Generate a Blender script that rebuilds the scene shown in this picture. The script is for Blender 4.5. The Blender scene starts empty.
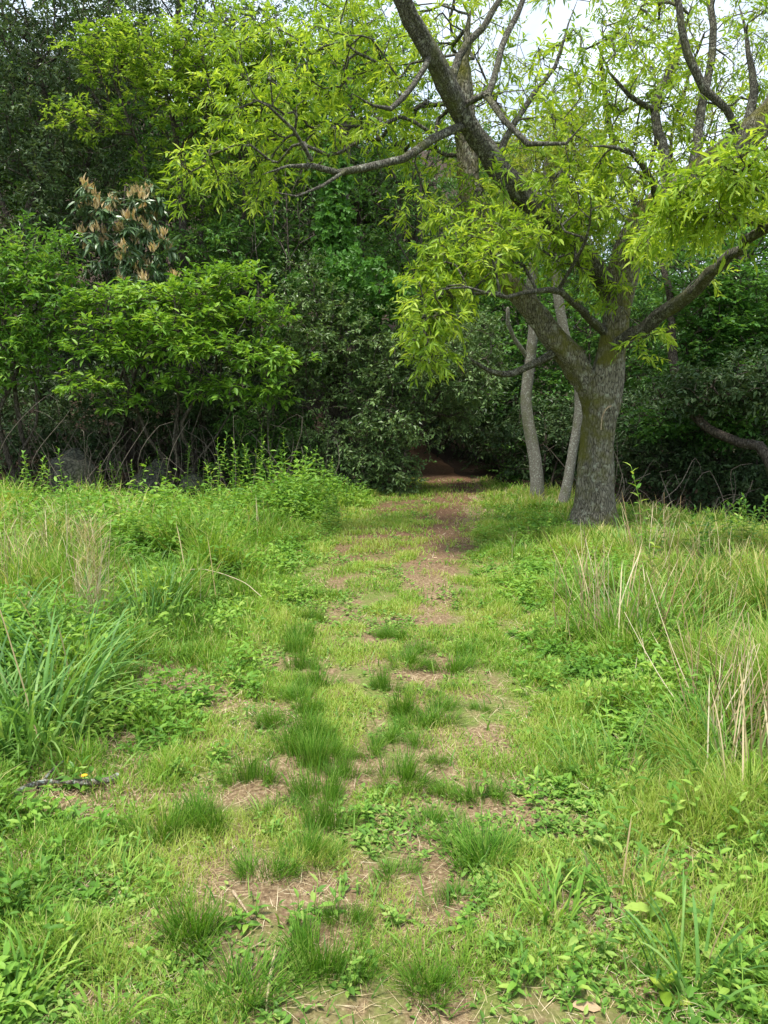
import bpy, math, numpy as np
from mathutils import Vector
EXPO = 1.16
R0 = np.random.default_rng(7)
S = bpy.context.scene
COL = S.collection
rad = math.radians
CAMH, PITCH, F = 1.55, rad(8.3), 770.0
CP, SP = math.cos(PITCH), math.sin(PITCH)

# ------------------------------------------------------------------ maths helpers
def at(px, py, Y):
    """pixel of the photograph at a chosen distance Y -> world point"""
    px, py, Y = np.broadcast_arrays(np.asarray(px, float), np.asarray(py, float), np.asarray(Y, float))
    dx, up = px - 384, 512 - py
    dy = F * CP + up * SP
    dz = -F * SP + up * CP
    return np.stack([dx / dy * Y, Y, CAMH + dz / dy * Y], -1)

def hash2(ix, iy, seed):
    h = (ix.astype(np.int64) * 374761393 + iy.astype(np.int64) * 668265263 + seed * 1442695041) & 0x7fffffff
    h = ((h ^ (h >> 13)) * 1274126177) & 0x7fffffff
    return ((h ^ (h >> 16)) & 0xffff) / 65535.0

def vnoise(x, y, scale, seed=0):
    x = np.asarray(x, float) / scale; y = np.asarray(y, float) / scale
    ix, iy = np.floor(x), np.floor(y)
    fx, fy = x - ix, y - iy
    fx = fx * fx * (3 - 2 * fx); fy = fy * fy * (3 - 2 * fy)
    a = hash2(ix, iy, seed); b = hash2(ix + 1, iy, seed)
    c = hash2(ix, iy + 1, seed); d = hash2(ix + 1, iy + 1, seed)
    return (a * (1 - fx) + b * fx) * (1 - fy) + (c * (1 - fx) + d * fx) * fy

def sstep(a, b, x):
    t = np.clip((np.asarray(x, float) - a) / (b - a), 0, 1)
    return t * t * (3 - 2 * t)

PY = np.array([-20, 0, 2, 3.2, 5, 7.4, 9.6, 11.5, 13.3, 15, 17, 19.5, 22])
PC = np.array([0, 0, 0, 0, .05, .15, .35, .6, .95, 1.15, 1.0, .4, -.6])      # centre of the worn way
PR = np.array([.1, .1, .15, .2, .27, .47, .85, 1.15, 1.45, 1.35, 1.05, .4, -.6])  # bare rut
def cx(y): return np.interp(y, PY, PC)
def rx(y): return np.interp(y, PY, PR)
def halfw(y): return np.interp(y, [0, 3, 6, 10, 13, 16, 22], [.75, .8, .85, .9, .75, .6, .5])
def edge(x):  # forest edge
    return np.interp(x, [-9, -5, -1.2, .1, .5, 2, 2.4, 4, 5.5, 9], [10.8, 11.2, 12.0, 12.8, 15, 15, 12.6, 9.8, 8.3, 7.6])

def g(x, y):
    x = np.asarray(x, float); y = np.asarray(y, float)
    off = np.abs(x - cx(y)) - halfw(y)
    near = np.exp(-np.maximum(y - 18, 0) / 10)
    z = .07 * sstep(0, 1.8, off) * near - .05 * np.maximum(y - 7, 0) * sstep(-.6, -2.5, x) * sstep(16, 12, y)
    z = z + .06 * (vnoise(x, y, 1.7, 3) - .5) + .03 * (vnoise(x, y, .55, 4) - .5) + .012 * (vnoise(x, y, .2, 5) - .5)
    hill = .32 * np.maximum(y - 16, 0) * sstep(4, -3, x - .2 * (y - 16))
    hill = np.minimum(hill, 7 + .2 * y)
    z = z + hill + .15 * np.maximum(-x - 4, 0) * sstep(6, 12, y)
    z = z - .26 * np.maximum(y - edge(x) + 1.2, 0) * sstep(22, 12, y) * sstep(2.6, 4, x) * sstep(30, 22, y)
    z = z + .10 * np.maximum(np.abs(y) + np.abs(x) - 60, 0)
    return z

def gp(px, py):
    Y = 6.0
    for _ in range(40):
        p = at(px, py, Y)
        n = CAMH - float(g(p[0], p[1]))
        slope = (CAMH - p[2]) / Y
        Y = .5 * Y + .5 * min(n / max(slope, 1e-3), 60)
    p = at(px, py, Y); p[2] = float(g(p[0], p[1]))
    return p

# ------------------------------------------------------------------ object helpers
def put(o, parent=None):
    COL.objects.link(o)
    if parent is not None: o.parent = parent
    return o

def tag(o, label=None, cat=None, group=None, kind=None):
    if label: o['label'] = label
    if cat: o['category'] = cat
    if group: o['group'] = group
    if kind: o['kind'] = kind
    return o

def thing(name, label, cat, loc=(0, 0, 0), group=None):
    o = bpy.data.objects.new(name, None); o.empty_display_size = .1
    o.location = loc
    put(o); return tag(o, label, cat, group)

class MB:
    def __init__(s): s.v, s.f, s.r, s.m, s.sm, s.n = [], [], [], [], [], 0
    def add(s, v, f, r=None, m=0, smooth=False):
        v = np.asarray(v, float).reshape(-1, 3); f = np.asarray(f, np.int64).reshape(-1, 3)
        if not len(f): return s
        s.v.append(v); s.f.append(f + s.n); s.n += len(v)
        s.r.append(np.broadcast_to(np.asarray(0.5 if r is None else r, float), (len(f),)))
        s.m.append(np.full(len(f), m)); s.sm.append(np.full(len(f), smooth))
        return s
    def mesh(s, name, mats, origin=(0, 0, 0)):
        v = np.concatenate(s.v) - np.asarray(origin, float); f = np.concatenate(s.f)
        me = bpy.data.meshes.new(name)
        me.vertices.add(len(v)); me.vertices.foreach_set('co', v.astype(np.float32).ravel())
        me.loops.add(len(f) * 3); me.loops.foreach_set('vertex_index', f.astype(np.int32).ravel())
        me.polygons.add(len(f)); me.polygons.foreach_set('loop_start', np.arange(0, len(f) * 3, 3, dtype=np.int32))
        me.polygons.foreach_set('material_index', np.concatenate(s.m).astype(np.int32))
        me.polygons.foreach_set('use_smooth', np.concatenate(s.sm))
        a = me.attributes.new('rnd', 'FLOAT', 'FACE'); a.data.foreach_set('value', np.concatenate(s.r).astype(np.float32))
        for m in (mats if isinstance(mats, (list, tuple)) else [mats]): me.materials.append(m)
        me.update(calc_edges=True)
        return me
    def build(s, name, mats, parent=None, origin=None):
        """origin: world position of the object origin; a parented part takes its parent's"""
        org = parent.location if (parent is not None and origin is None) else (origin if origin is not None else (0, 0, 0))
        o = bpy.data.objects.new(name, s.mesh(name, mats, tuple(org)))
        if parent is None: o.location = tuple(org)
        return put(o, parent)

def norm(a): return a / np.maximum(np.linalg.norm(a, axis=-1, keepdims=True), 1e-9)

def catmull(P, step):
    P = np.asarray(P, float)
    if len(P) < 2: return P
    Q = np.vstack([2 * P[0] - P[1], P, 2 * P[-1] - P[-2]])
    out = []
    for i in range(1, len(Q) - 2):
        a, b, c, d = Q[i - 1:i + 3]
        n = max(1, int(np.linalg.norm(c[:3] - b[:3]) / step))
        t = np.linspace(0, 1, n, endpoint=False)[:, None]
        out.append(.5 * (2 * b + (c - a) * t + (2 * a - 5 * b + 4 * c - d) * t ** 2 + (3 * b - a - 3 * c + d) * t ** 3))
    out.append(P[-1:]); return np.vstack(out)

def tube(mb, P, r, k=6, m=0, rough=0, seed=0, rv=None, smooth=True):
    P = np.asarray(P, float); n = len(P)
    if n < 2: return
    r = np.broadcast_to(np.asarray(r, float), (n,))
    T = norm(np.gradient(P, axis=0))
    u = np.cross(T[0], [0.31, .92, .2]); u /= max(np.linalg.norm(u), 1e-6)
    U = np.empty((n, 3))
    for i in range(n):
        u = u - T[i] * u.dot(T[i]); u = u / max(np.linalg.norm(u), 1e-6); U[i] = u
    V = np.cross(T, U)
    a = np.linspace(0, 2 * math.pi, k, endpoint=False)
    rr = np.repeat(r[:, None], k, 1)
    if rough:
        L = np.cumsum(np.r_[0, np.linalg.norm(np.diff(P, axis=0), axis=1)])
        A, LL = np.meshgrid(a, L)
        s1, s2 = vnoise(np.cos(A) * 2 + 9 * seed + 50, LL * 2.2 + np.sin(A) * 2 + 50, 1, 11), vnoise(np.cos(A) * 7 + 50, LL * 9 + np.sin(A) * 7 + 50 + seed, 1, 12)
        rr = rr * (1 + rough * ((s1 - .5) * 1.3 + (s2 - .5) * .55))
    v = (P[:, None] + rr[..., None] * (np.cos(a)[None, :, None] * U[:, None] + np.sin(a)[None, :, None] * V[:, None])).reshape(-1, 3)
    v = np.vstack([v, P[-1] + T[-1] * r[-1]])
    i, j = np.meshgrid(np.arange(n - 1), np.arange(k), indexing='ij')
    a0 = (i * k + j).ravel(); b0 = (i * k + (j + 1) % k).ravel(); c0 = a0 + k; d0 = b0 + k
    f = np.concatenate([np.stack([a0, b0, d0], 1), np.stack([a0, d0, c0], 1)])
    e = (n - 1) * k + np.arange(k); cap = np.stack([e, (n - 1) * k + (np.arange(k) + 1) % k, np.full(k, n * k)], 1)
    mb.add(v, np.vstack([f, cap]), rv, m, smooth)

T2 = (np.array([[0, 0, 0], [.42, -.5, .12], [1, 0, 0], [.42, .5, .12]]), np.array([[0, 1, 2], [0, 2, 3]]))
T6 = (np.array([[0, 0, 0], [.25, -.42, .10], [.62, -.40, .10], [1, 0, 0], [.62, .40, .10], [.25, .42, .10], [.25, 0, 0], [.62, 0, 0]]),
      np.array([[0, 1, 6], [0, 6, 5], [1, 2, 7], [1, 7, 6], [6, 7, 4], [6, 4, 5], [2, 3, 7], [7, 3, 4]]))
_s = np.linspace(0, 1, 7)
TS = (np.array([[0, 0, 0]] + [[s, sg * (.5 if i % 2 else .36) * math.sin(math.pi * min(s * .9 + .1, 1)) ** .7, .08] for i, s in enumerate(_s[1:-1]) for sg in (-1, 1)] + [[1, 0, 0]] + [[s, 0, 0] for s in _s[1:-1]]), None)
def _ts():
    n = 5; f = []
    Lx = lambda i: 1 + 2 * i; Rx = lambda i: 2 + 2 * i; M = lambda i: 12 + i
    f += [[0, Lx(0), M(0)], [0, M(0), Rx(0)]]
    for i in range(n - 1):
        f += [[Lx(i), Lx(i + 1), M(i + 1)], [Lx(i), M(i + 1), M(i)], [M(i), M(i + 1), Rx(i + 1)], [M(i), Rx(i + 1), Rx(i)]]
    f += [[Lx(n - 1), 11, M(n - 1)], [M(n - 1), 11, Rx(n - 1)]]
    return np.array(f)
TS = (TS[0], _ts())   # toothed leaf

def leaves(mb, P, D, N, L, W, tmpl=T2, droop=.25, m=0, rng=R0, rv=None):
    n = len(P)
    if n == 0: return
    D = norm(D); N = norm(N - D * (N * D).sum(1, keepdims=True)); Sd = np.cross(D, N)
    L = np.broadcast_to(L, (n,)); W = np.broadcast_to(W, (n,))
    t, tf = tmpl
    u = t[:, 0]
    v = (P[:, None] + (L[:, None] * u)[..., None] * D[:, None] + (W[:, None] * t[:, 1])[..., None] * Sd[:, None]
         + (W[:, None] * t[:, 2] * 1.6 - L[:, None] * droop * u ** 2)[..., None] * N[:, None])
    k = len(t)
    f = (tf[None] + (np.arange(n) * k)[:, None, None]).reshape(-1, 3)
    r = rng.random(n) if rv is None else rv
    mb.add(v.reshape(-1, 3), f, np.repeat(r, len(tf)), m, False)

def blades(mb, P, L, W, az, th0, th1, segs=3, m=0, rng=R0, rv=None, tw=None):
    """curved tapering grass blades: th0 lean at the base, th1 extra lean at the tip"""
    n = len(P)
    if n == 0: return
    L, W, az, th0, th1 = [np.broadcast_to(np.asarray(a, float), (n,)) for a in (L, W, az, th0, th1)]
    h = np.stack([np.cos(az), np.sin(az), np.zeros(n)], 1)
    wa = az + math.pi / 2 + (rng.normal(0, .5, n) if tw is None else tw)
    s = np.stack([np.cos(wa), np.sin(wa), np.zeros(n)], 1)
    c = P.copy(); V = []
    for i in range(segs):
        w = W * (1.0 if i == 0 else 1 - .25 * i / segs) * (.75 if i == 0 else 1) * .5
        V += [c - s * w[:, None], c + s * w[:, None]]
        th = th0 + th1 * ((i + .5) / segs) ** 1.5
        c = c + (h * np.sin(th)[:, None] + np.array([0, 0, 1.]) * np.cos(th)[:, None]) * (L / segs)[:, None]
    V.append(c)
    k = 2 * segs + 1
    v = np.stack(V, 1).reshape(-1, 3)
    tf = []
    for i in range(segs - 1): tf += [[2 * i, 2 * i + 1, 2 * i + 3], [2 * i, 2 * i + 3, 2 * i + 2]]
    tf.append([2 * segs - 2, 2 * segs - 1, 2 * segs]); tf = np.array(tf)
    f = (tf[None] + (np.arange(n) * k)[:, None, None]).reshape(-1, 3)
    r = rng.random(n) if rv is None else rv
    mb.add(v, f, np.repeat(r, len(tf)), m, False)

# ------------------------------------------------------------------ materials
def newmat(name):
    m = bpy.data.materials.new(name); m.use_nodes = True
    nt = m.node_tree; nt.nodes.clear()
    return m, nt, lambda t: nt.nodes.new(t)

def ramp(nt, stops, inp):
    r = nt.nodes.new('ShaderNodeValToRGB'); e = r.color_ramp.elements
    while len(e) < len(stops): e.new(.5)
    for el, (p, c) in zip(e, stops): el.position = p; el.color = (*c, 1)
    nt.links.new(inp, r.inputs[0]); return r.outputs[0]

def leafmat(name, cols, trans=.35, rough=.5, spec=.35, tcol=1.25, yellow=1.0):
    m, nt, N = newmat(name)
    a = N('ShaderNodeAttribute'); a.attribute_name = 'rnd'
    if len(cols) == 1: cols = cols * 2
    def tone(c_):
        l = .3 * c_[0] + .6 * c_[1] + .1 * c_[2]
        return tuple(v * .94 + l * .06 * k for v, k in zip(c_, (1.25, .95, .8)))
    cols = [tone(c_) for c_ in cols]
    n = len(cols)
    c = ramp(nt, [(i / max(n - 1, 1), col) for i, col in enumerate(cols)], a.outputs['Fac'])
    b = N('ShaderNodeBsdfPrincipled'); b.inputs['Roughness'].default_value = rough
    b.inputs['Specular IOR Level'].default_value = spec * .55
    nt.links.new(c, b.inputs['Base Color'])
    o = N('ShaderNodeOutputMaterial')
    if trans > 0:
        t = N('ShaderNodeBsdfTranslucent')
        mu = N('ShaderNodeMix'); mu.data_type = 'RGBA'; mu.blend_type = 'MULTIPLY'; mu.inputs[0].default_value = 1
        nt.links.new(c, mu.inputs[6]); mu.inputs[7].default_value = (1.25 * tcol * yellow, 1.15 * tcol, .55 * tcol, 1)
        nt.links.new(mu.outputs[2], t.inputs['Color'])
        mx = N('ShaderNodeMixShader'); mx.inputs[0].default_value = trans
        nt.links.new(b.outputs[0], mx.inputs[1]); nt.links.new(t.outputs[0], mx.inputs[2]); nt.links.new(mx.outputs[0], o.inputs[0])
    else: nt.links.new(b.outputs[0], o.inputs[0])
    return m

def barkmat(name, dark, light, lichen=None, moss=None, scale=1.0, lich_amt=.5, moss_amt=.5, bump=.6, stretch=3.5):
    m, nt, N = newmat(name)
    tc = N('ShaderNodeTexCoord'); mp = N('ShaderNodeMapping'); mp.inputs['Scale'].default_value = (1, 1, 1 / stretch)
    nt.links.new(tc.outputs['Object'], mp.inputs[0])
    n1 = N('ShaderNodeTexNoise'); n1.inputs['Scale'].default_value = 42 * scale; n1.inputs['Detail'].default_value = 5; n1.inputs['Roughness'].default_value = .65
    nt.links.new(mp.outputs[0], n1.inputs[0])
    vo = N('ShaderNodeTexVoronoi'); vo.feature = 'DISTANCE_TO_EDGE'; vo.inputs['Scale'].default_value = 26 * scale
    nw = N('ShaderNodeVectorMath'); nw.operation = 'ADD'
    n0 = N('ShaderNodeTexNoise'); n0.inputs['Scale'].default_value = 14 * scale
    sc = N('ShaderNodeVectorMath'); sc.operation = 'SCALE'; sc.inputs['Scale'].default_value = .06 / scale
    nt.links.new(mp.outputs[0], n0.inputs[0]); nt.links.new(n0.outputs['Color'], sc.inputs[0]); nt.links.new(mp.outputs[0], nw.inputs[0]); nt.links.new(sc.outputs[0], nw.inputs[1])
    nt.links.new(nw.outputs[0], vo.inputs['Vector'])
    mr = N('ShaderNodeMapRange'); mr.inputs['From Max'].default_value = .22; nt.links.new(vo.outputs['Distance'], mr.inputs[0])
    hm = N('ShaderNodeMath'); hm.operation = 'MULTIPLY_ADD'; hm.inputs[1].default_value = .5
    nt.links.new(mr.outputs[0], hm.inputs[0]); nt.links.new(n1.outputs['Fac'], hm.inputs[2])
    col = ramp(nt, [(.45, dark), (.95, light)], hm.outputs[0])
    def over(col, c2, sc_, lo, hi, seed):
        nz = N('ShaderNodeTexNoise'); nz.noise_dimensions = '4D'; nz.inputs['W'].default_value = seed; nz.inputs['Scale'].default_value = sc_; nz.inputs['Detail'].default_value = 6; nz.inputs['Roughness'].default_value = .62
        nt.links.new(tc.outputs['Object'], nz.inputs[0])
        k = N('ShaderNodeMapRange'); k.inputs['From Min'].default_value = lo; k.inputs['From Max'].default_value = hi
        nt.links.new(nz.outputs['Fac'], k.inputs[0])
        mx = N('ShaderNodeMix'); mx.data_type = 'RGBA'; nt.links.new(k.outputs[0], mx.inputs[0]); nt.links.new(col, mx.inputs[6]); mx.inputs[7].default_value = (*c2, 1)
        return mx.outputs[2]
    if lichen: col = over(col, lichen, 11 * scale, .62 - .2 * lich_amt, .72 - .2 * lich_amt, 3)
    if moss: col = over(col, moss, 3.2, .66 - .25 * moss_amt, .82 - .25 * moss_amt, 8)
    b = N('ShaderNodeBsdfPrincipled'); b.inputs['Roughness'].default_value = .9; b.inputs['Specular IOR Level'].default_value = .2
    nt.links.new(col, b.inputs['Base Color'])
    bp = N('ShaderNodeBump'); bp.inputs['Strength'].default_value = bump; bp.inputs['Distance'].default_value = .02
    nt.links.new(hm.outputs[0], bp.inputs['Height']); nt.links.new(bp.outputs[0], b.inputs['Normal'])
    o = N('ShaderNodeOutputMaterial'); nt.links.new(b.outputs[0], o.inputs[0])
    return m

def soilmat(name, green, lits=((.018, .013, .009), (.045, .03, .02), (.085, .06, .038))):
    m, nt, N = newmat(name)
    tc = N('ShaderNodeTexCoord')
    def nz(s, d=5, r=.6, w=0.):
        n = N('ShaderNodeTexNoise'); n.noise_dimensions = '4D'; n.inputs['W'].default_value = w; n.inputs['Scale'].default_value = s; n.inputs['Detail'].default_value = d; n.inputs['Roughness'].default_value = r
        nt.links.new(tc.outputs['Object'], n.inputs[0]); return n.outputs['Fac']
    fine = nz(55, 6, .7)
    soil = ramp(nt, [(.30, (.05, .034, .02)), (.44, (.14, .095, .052)), (.56, (.26, .19, .11)), (.68, (.46, .38, .24))], fine)
    mid = nz(6, 5, .65, 2.)
    a = N('ShaderNodeAttribute'); a.attribute_name = 'wear'
    mossc = ramp(nt, [(.3, (.06, .095, .018)), (.7, (.20, .25, .06))], nz(90, 4, .7, 5.))
    ad = N('ShaderNodeMath'); ad.operation = 'SUBTRACT'; nt.links.new(mid, ad.inputs[0]); nt.links.new(a.outputs['Fac'], ad.inputs[1])
    k = N('ShaderNodeMapRange'); k.inputs['From Min'].default_value = .42 - green; k.inputs['From Max'].default_value = .62 - green; nt.links.new(ad.outputs[0], k.inputs[0])
    mx = N('ShaderNodeMix'); mx.data_type = 'RGBA'; nt.links.new(k.outputs[0], mx.inputs[0]); nt.links.new(soil, mx.inputs[6]); nt.links.new(mossc, mx.inputs[7])
    # leaf litter; its default tones are darkened to carry the shade under the trees
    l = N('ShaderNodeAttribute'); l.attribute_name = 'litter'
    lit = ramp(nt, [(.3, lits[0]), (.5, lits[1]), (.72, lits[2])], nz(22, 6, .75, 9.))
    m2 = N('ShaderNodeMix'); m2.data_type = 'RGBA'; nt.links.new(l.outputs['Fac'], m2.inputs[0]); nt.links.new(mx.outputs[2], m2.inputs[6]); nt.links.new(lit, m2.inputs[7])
    b = N('ShaderNodeBsdfPrincipled'); b.inputs['Roughness'].default_value = .95; b.inputs['Specular IOR Level'].default_value = .15
    nt.links.new(m2.outputs[2], b.inputs['Base Color'])
    bp = N('ShaderNodeBump'); bp.inputs['Strength'].default_value = .8; bp.inputs['Distance'].default_value = .015
    nt.links.new(nz(38, 8, .7, 1.), bp.inputs['Height']); nt.links.new(bp.outputs[0], b.inputs['Normal'])
    o = N('ShaderNodeOutputMaterial'); nt.links.new(b.outputs[0], o.inputs[0])
    return m

M = {}
M['grass'] = leafmat('grass_blade', [(.06, .15, .012), (.125, .27, .02), (.21, .38, .035), (.34, .42, .08), (.50, .45, .20)], .35, .5)
M['lush'] = leafmat('lush_grass', [(.06, .16, .018), (.10, .24, .03), (.16, .33, .045), (.25, .37, .075)], .35, .45)
M['tuft'] = leafmat('tuft_blade', [(.028, .10, .004), (.055, .17, .008), (.085, .23, .012), (.13, .29, .02), (.24, .34, .06)], .35, .5)
M['blue'] = leafmat('broad_blade', [(.05, .14, .03), (.09, .22, .045), (.14, .31, .065), (.24, .38, .10)], .35, .45, .35)
M['weed'] = leafmat('weed_leaf', [(.075, .19, .022), (.125, .29, .032), (.21, .39, .045), (.33, .45, .08)], .35, .5)
M['clover'] = leafmat('low_leaf', [(.075, .18, .022), (.12, .27, .036), (.19, .35, .05), (.29, .40, .09)], .3, .5)
M['straw'] = leafmat('straw', [(.24, .17, .08), (.38, .29, .15), (.52, .42, .25), (.62, .55, .38)], .15, .7, .2)
M['dead'] = leafmat('dead_leaf', [(.12, .055, .025), (.22, .11, .055), (.34, .19, .10), (.46, .33, .2)], .1, .7, .25)
M['oak'] = leafmat('young_oak_leaf', [(.09, .18, .012), (.18, .32, .02), (.31, .46, .035), (.47, .58, .08)], .45, .42, .4)
M['oakdull'] = leafmat('oak_leaf_high', [(.12, .19, .03), (.18, .26, .045), (.26, .33, .06), (.33, .37, .10)], .5, .5, .35)
M['lime'] = leafmat('light_broadleaf', [(.07, .16, .018), (.145, .275, .028), (.25, .40, .04), (.38, .50, .08)], .4, .45, .4)
M['lime2'] = leafmat('bright_shrub_leaf_young', [(.07, .18, .018), (.12, .27, .025), (.19, .37, .035), (.30, .46, .06)], .35, .4, .5)
M['bright'] = leafmat('bright_shrub_leaf', [(.05, .15, .018), (.09, .23, .025), (.15, .32, .035), (.25, .41, .05)], .35, .4, .5)
M['mid'] = leafmat('mid_green_leaf', [(.028, .085, .018), (.055, .15, .028), (.10, .24, .042), (.18, .33, .06)], .3, .42, .5)
M['ever_lit'] = leafmat('evergreen_leaf_lit', [(.03, .06, .024), (.055, .10, .038), (.09, .15, .055), (.18, .25, .12)], .2, .38, .5)  # lighter copy of the evergreen leaf, for crowns that catch the sky light
M['ever_shade'] = leafmat('evergreen_leaf_shaded', [(.018, .04, .014), (.034, .072, .024), (.065, .12, .04), (.13, .19, .08)], .15, .42, .4)  # evergreen leaf darkened: the shade of the understorey is put into its colour
M['grey'] = leafmat('grey_green_leaf', [(.045, .095, .028), (.08, .155, .042), (.14, .24, .07), (.25, .35, .15)], .2, .4, .6)
M['rhodo'] = leafmat('long_dark_leaf', [(.04, .09, .03), (.07, .14, .05), (.12, .20, .09), (.24, .32, .20)], .1, .32, .6)
M['buds'] = leafmat('orange_brown_shoot', [(.42, .28, .12), (.56, .42, .22), (.66, .55, .34)], .25, .6, .3)
M['maple'] = leafmat('layered_leaf', [(.022, .08, .016), (.045, .14, .025), (.09, .23, .045), (.15, .31, .06)], .35, .5, .35)
M['vine'] = leafmat('vine_leaf', [(.04, .14, .015), (.07, .20, .022), (.10, .26, .03)], .35, .45, .4)
M['yellow'] = leafmat('yellow_petal', [(.75, .42, .004)], 0, .6)
M['white'] = leafmat('pale_petal', [(.75, .70, .6)], .2, .6)
M['bark'] = barkmat('oak_bark', (.05, .043, .032), (.25, .225, .17), (.36, .36, .28), (.13, .125, .025), 1.6, .38, .8, 1.0)
M['barkhi'] = barkmat('oak_bark_upper', (.025, .022, .017), (.15, .14, .11), (.30, .30, .24), (.13, .135, .04), 2.2, .42, .5, 1.0)
M['pale'] = barkmat('pale_lichen_bark', (.08, .07, .055), (.25, .23, .19), (.40, .41, .35), (.11, .12, .045), 4, .45, .5, .4, 1.6)
M['dbark'] = barkmat('dark_bark', (.025, .02, .016), (.11, .09, .07), (.2, .2, .17), (.06, .08, .025), 1.3, .2, .3)
M['twig'] = barkmat('twig_bark', (.06, .05, .04), (.18, .15, .12), None, None, 3, bump=.2)
M['lichen'] = barkmat('fallen_branch_bark', (.06, .05, .04), (.2, .17, .13), (.42, .45, .40), None, 5, .6, bump=.5)
M['stick'] = barkmat('dry_stick', (.2, .14, .09), (.42, .33, .22), None, None, 4, bump=.2)
M['rock'] = barkmat('mossy_rock', (.03, .03, .025), (.10, .10, .075), (.14, .15, .11), (.05, .07, .02), .5, .3, .7, .8, 1)

# ------------------------------------------------------------------ ground
def axis(lo, hi, c, fine, n):
    t = np.linspace(-1, 1, n); k = 5.2
    s = np.sinh(t * k) / math.sinh(k)
    return np.where(s < 0, c + s * (c - lo), c + s * (hi - c))
def grid_obj(name, X, Y, Z, mat, wear, litter):
    ny, nx = X.shape
    v = np.stack([X, Y, Z], -1).reshape(-1, 3)
    i, j = np.meshgrid(np.arange(ny - 1), np.arange(nx - 1), indexing='ij')
    a = (i * nx + j).ravel(); b = a + 1; c = a + nx; d = c + 1
    f = np.concatenate([np.stack([a, b, d], 1), np.stack([a, d, c], 1)])
    mb = MB().add(v, f, smooth=True)
    o = mb.build(name, mat); o['kind'] = 'structure'
    for nm, arr in (('wear', wear), ('litter', litter)):
        at_ = o.data.attributes.new(nm, 'FLOAT', 'POINT'); at_.data.foreach_set('value', arr.astype(np.float32).ravel())
    return o

PATCH = [(150, 680, .55, .5), (60, 797, .42, .2), (30, 870, .3, .2), (120, 745, .4, .25), (340, 900, .15, .15), (450, 930, .25, .12), (700, 900, .45, .3), (270, 880, .3, .1), (150, 930, .2, .12),
         (300, 790, .2, .2), (500, 800, .15, .2), (735, 940, .2, .12), (110, 1000, .15, .1), (500, 750, .12, .2)]
PW = [(gp(a, b), c, d) for a, b, c, d in PATCH]
def wearf(x, y):
    w = (.045 + .015 * y + .016 * np.maximum(y - 8, 0))
    r = np.exp(-((x - rx(y)) / (w * (1.0 + .35 * sstep(6, 9, y)))) ** 2) * (.60 + .5 * sstep(4, 8, y)) * np.maximum(sstep(.1, .6, vnoise(x, y, .35, 21) + .1), .5 + .5 * sstep(4, 7, y))
    l = np.exp(-((x - (cx(y) - .38 - .02 * y)) / (w * 2.)) ** 2) * .12
    p = np.zeros(np.shape(x))
    for q, sx, sy in PW: p = np.maximum(p, .8 * np.exp(-((x - q[0]) / sx) ** 2 - ((y - q[1]) / sy) ** 2))
    patch = .10 * sstep(.55, .85, vnoise(x, y, .5, 31))
    return np.clip(np.maximum(np.maximum(r, l), np.maximum(p, patch)), 0, 1)
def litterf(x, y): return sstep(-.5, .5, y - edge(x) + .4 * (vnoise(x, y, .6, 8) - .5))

gx = axis(-140, 140, 0, 0, 420); gy = axis(-60, 220, 5, 0, 520)
GX, GY = np.meshgrid(gx, gy)
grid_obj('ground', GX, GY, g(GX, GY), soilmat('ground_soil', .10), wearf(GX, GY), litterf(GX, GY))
# the worn path: its own sheet just above the ground
py_ = np.arange(.3, 21.5, .05); ps_ = np.linspace(-1, 1, 33)
PSX, PSY = np.meshgrid(ps_, py_)
hw = halfw(PSY) * (.88 + .35 * (vnoise(PSY, np.sign(PSX) * 7 + 20, .7, 51) - .5) + .25 * (vnoise(PSY, np.sign(PSX) * 7 + 20, .2, 52) - .5))
PX = cx(PSY) + PSX * hw
PZ = g(PX, PSY) + .014 * (1 - PSX ** 8) - .012 * PSX ** 8
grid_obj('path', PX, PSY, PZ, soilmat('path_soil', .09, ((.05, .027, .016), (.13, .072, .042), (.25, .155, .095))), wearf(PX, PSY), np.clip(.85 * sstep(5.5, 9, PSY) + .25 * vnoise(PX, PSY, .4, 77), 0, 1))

# ------------------------------------------------------------------ ground vegetation (stuff)
def scatter(n, p=1.6, d0=1.2, d1=15, ang=36, rng=R0, keep=None):
    e = 2 - p
    d = (d0 ** e + rng.random(n) * (d1 ** e - d0 ** e)) ** (1 / e)
    a = rad(ang) * (2 * rng.random(n) - 1) * (1 + .25 / d)
    x, y = d * np.sin(a), d * np.cos(a)
    k = rng.random(n) < keep(x, y) if keep is not None else np.ones(n, bool)
    x, y = x[k], y[k]
    return np.stack([x, y, g(x, y) - .004], 1), np.hypot(x, y)

def offp(x, y): return np.abs(x - cx(y)) - halfw(y)
def dens_grass(x, y):
    w = wearf(x, y)
    d = 1 - .88 * np.clip(w * 1.2 + .5 * (vnoise(x, y, .09, 69) - .5) * (w > .15), 0, 1)
    d *= .45 + .8 * sstep(.2, .6, vnoise(x, y, .28, 61)) * sstep(.1, .5, vnoise(x, y, .9, 62) + .15)
    d *= 1 - sstep(-.4, .3, y - edge(x))
    return d
r = np.random.default_rng(11)
mb = MB()
P, D = scatter(700000, 1.7, keep=dens_grass, rng=r)
x, y = P[:, 0], P[:, 1]; o_ = offp(x, y); n = len(P)
tall = sstep(-.15, 1.0, o_) * (1 - .5 * sstep(.8, 1.4, x) * sstep(5, 6.5, y)); far = sstep(2, 9, D)
H = (.35 + 1.25 * sstep(.25, .8, vnoise(x, y, .22, 66))) * (.030 + .024 * r.random(n) + .02 * far + (.06 + .16 * r.random(n) ** 2 + .06 * far) * tall * (.25 + 1.4 * vnoise(x, y, .5, 63)))
Wd = (.0016 + .0012 * r.random(n)) * (1 + .32 * np.maximum(D - 2, 0)) * (1 + .3 * tall)
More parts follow.
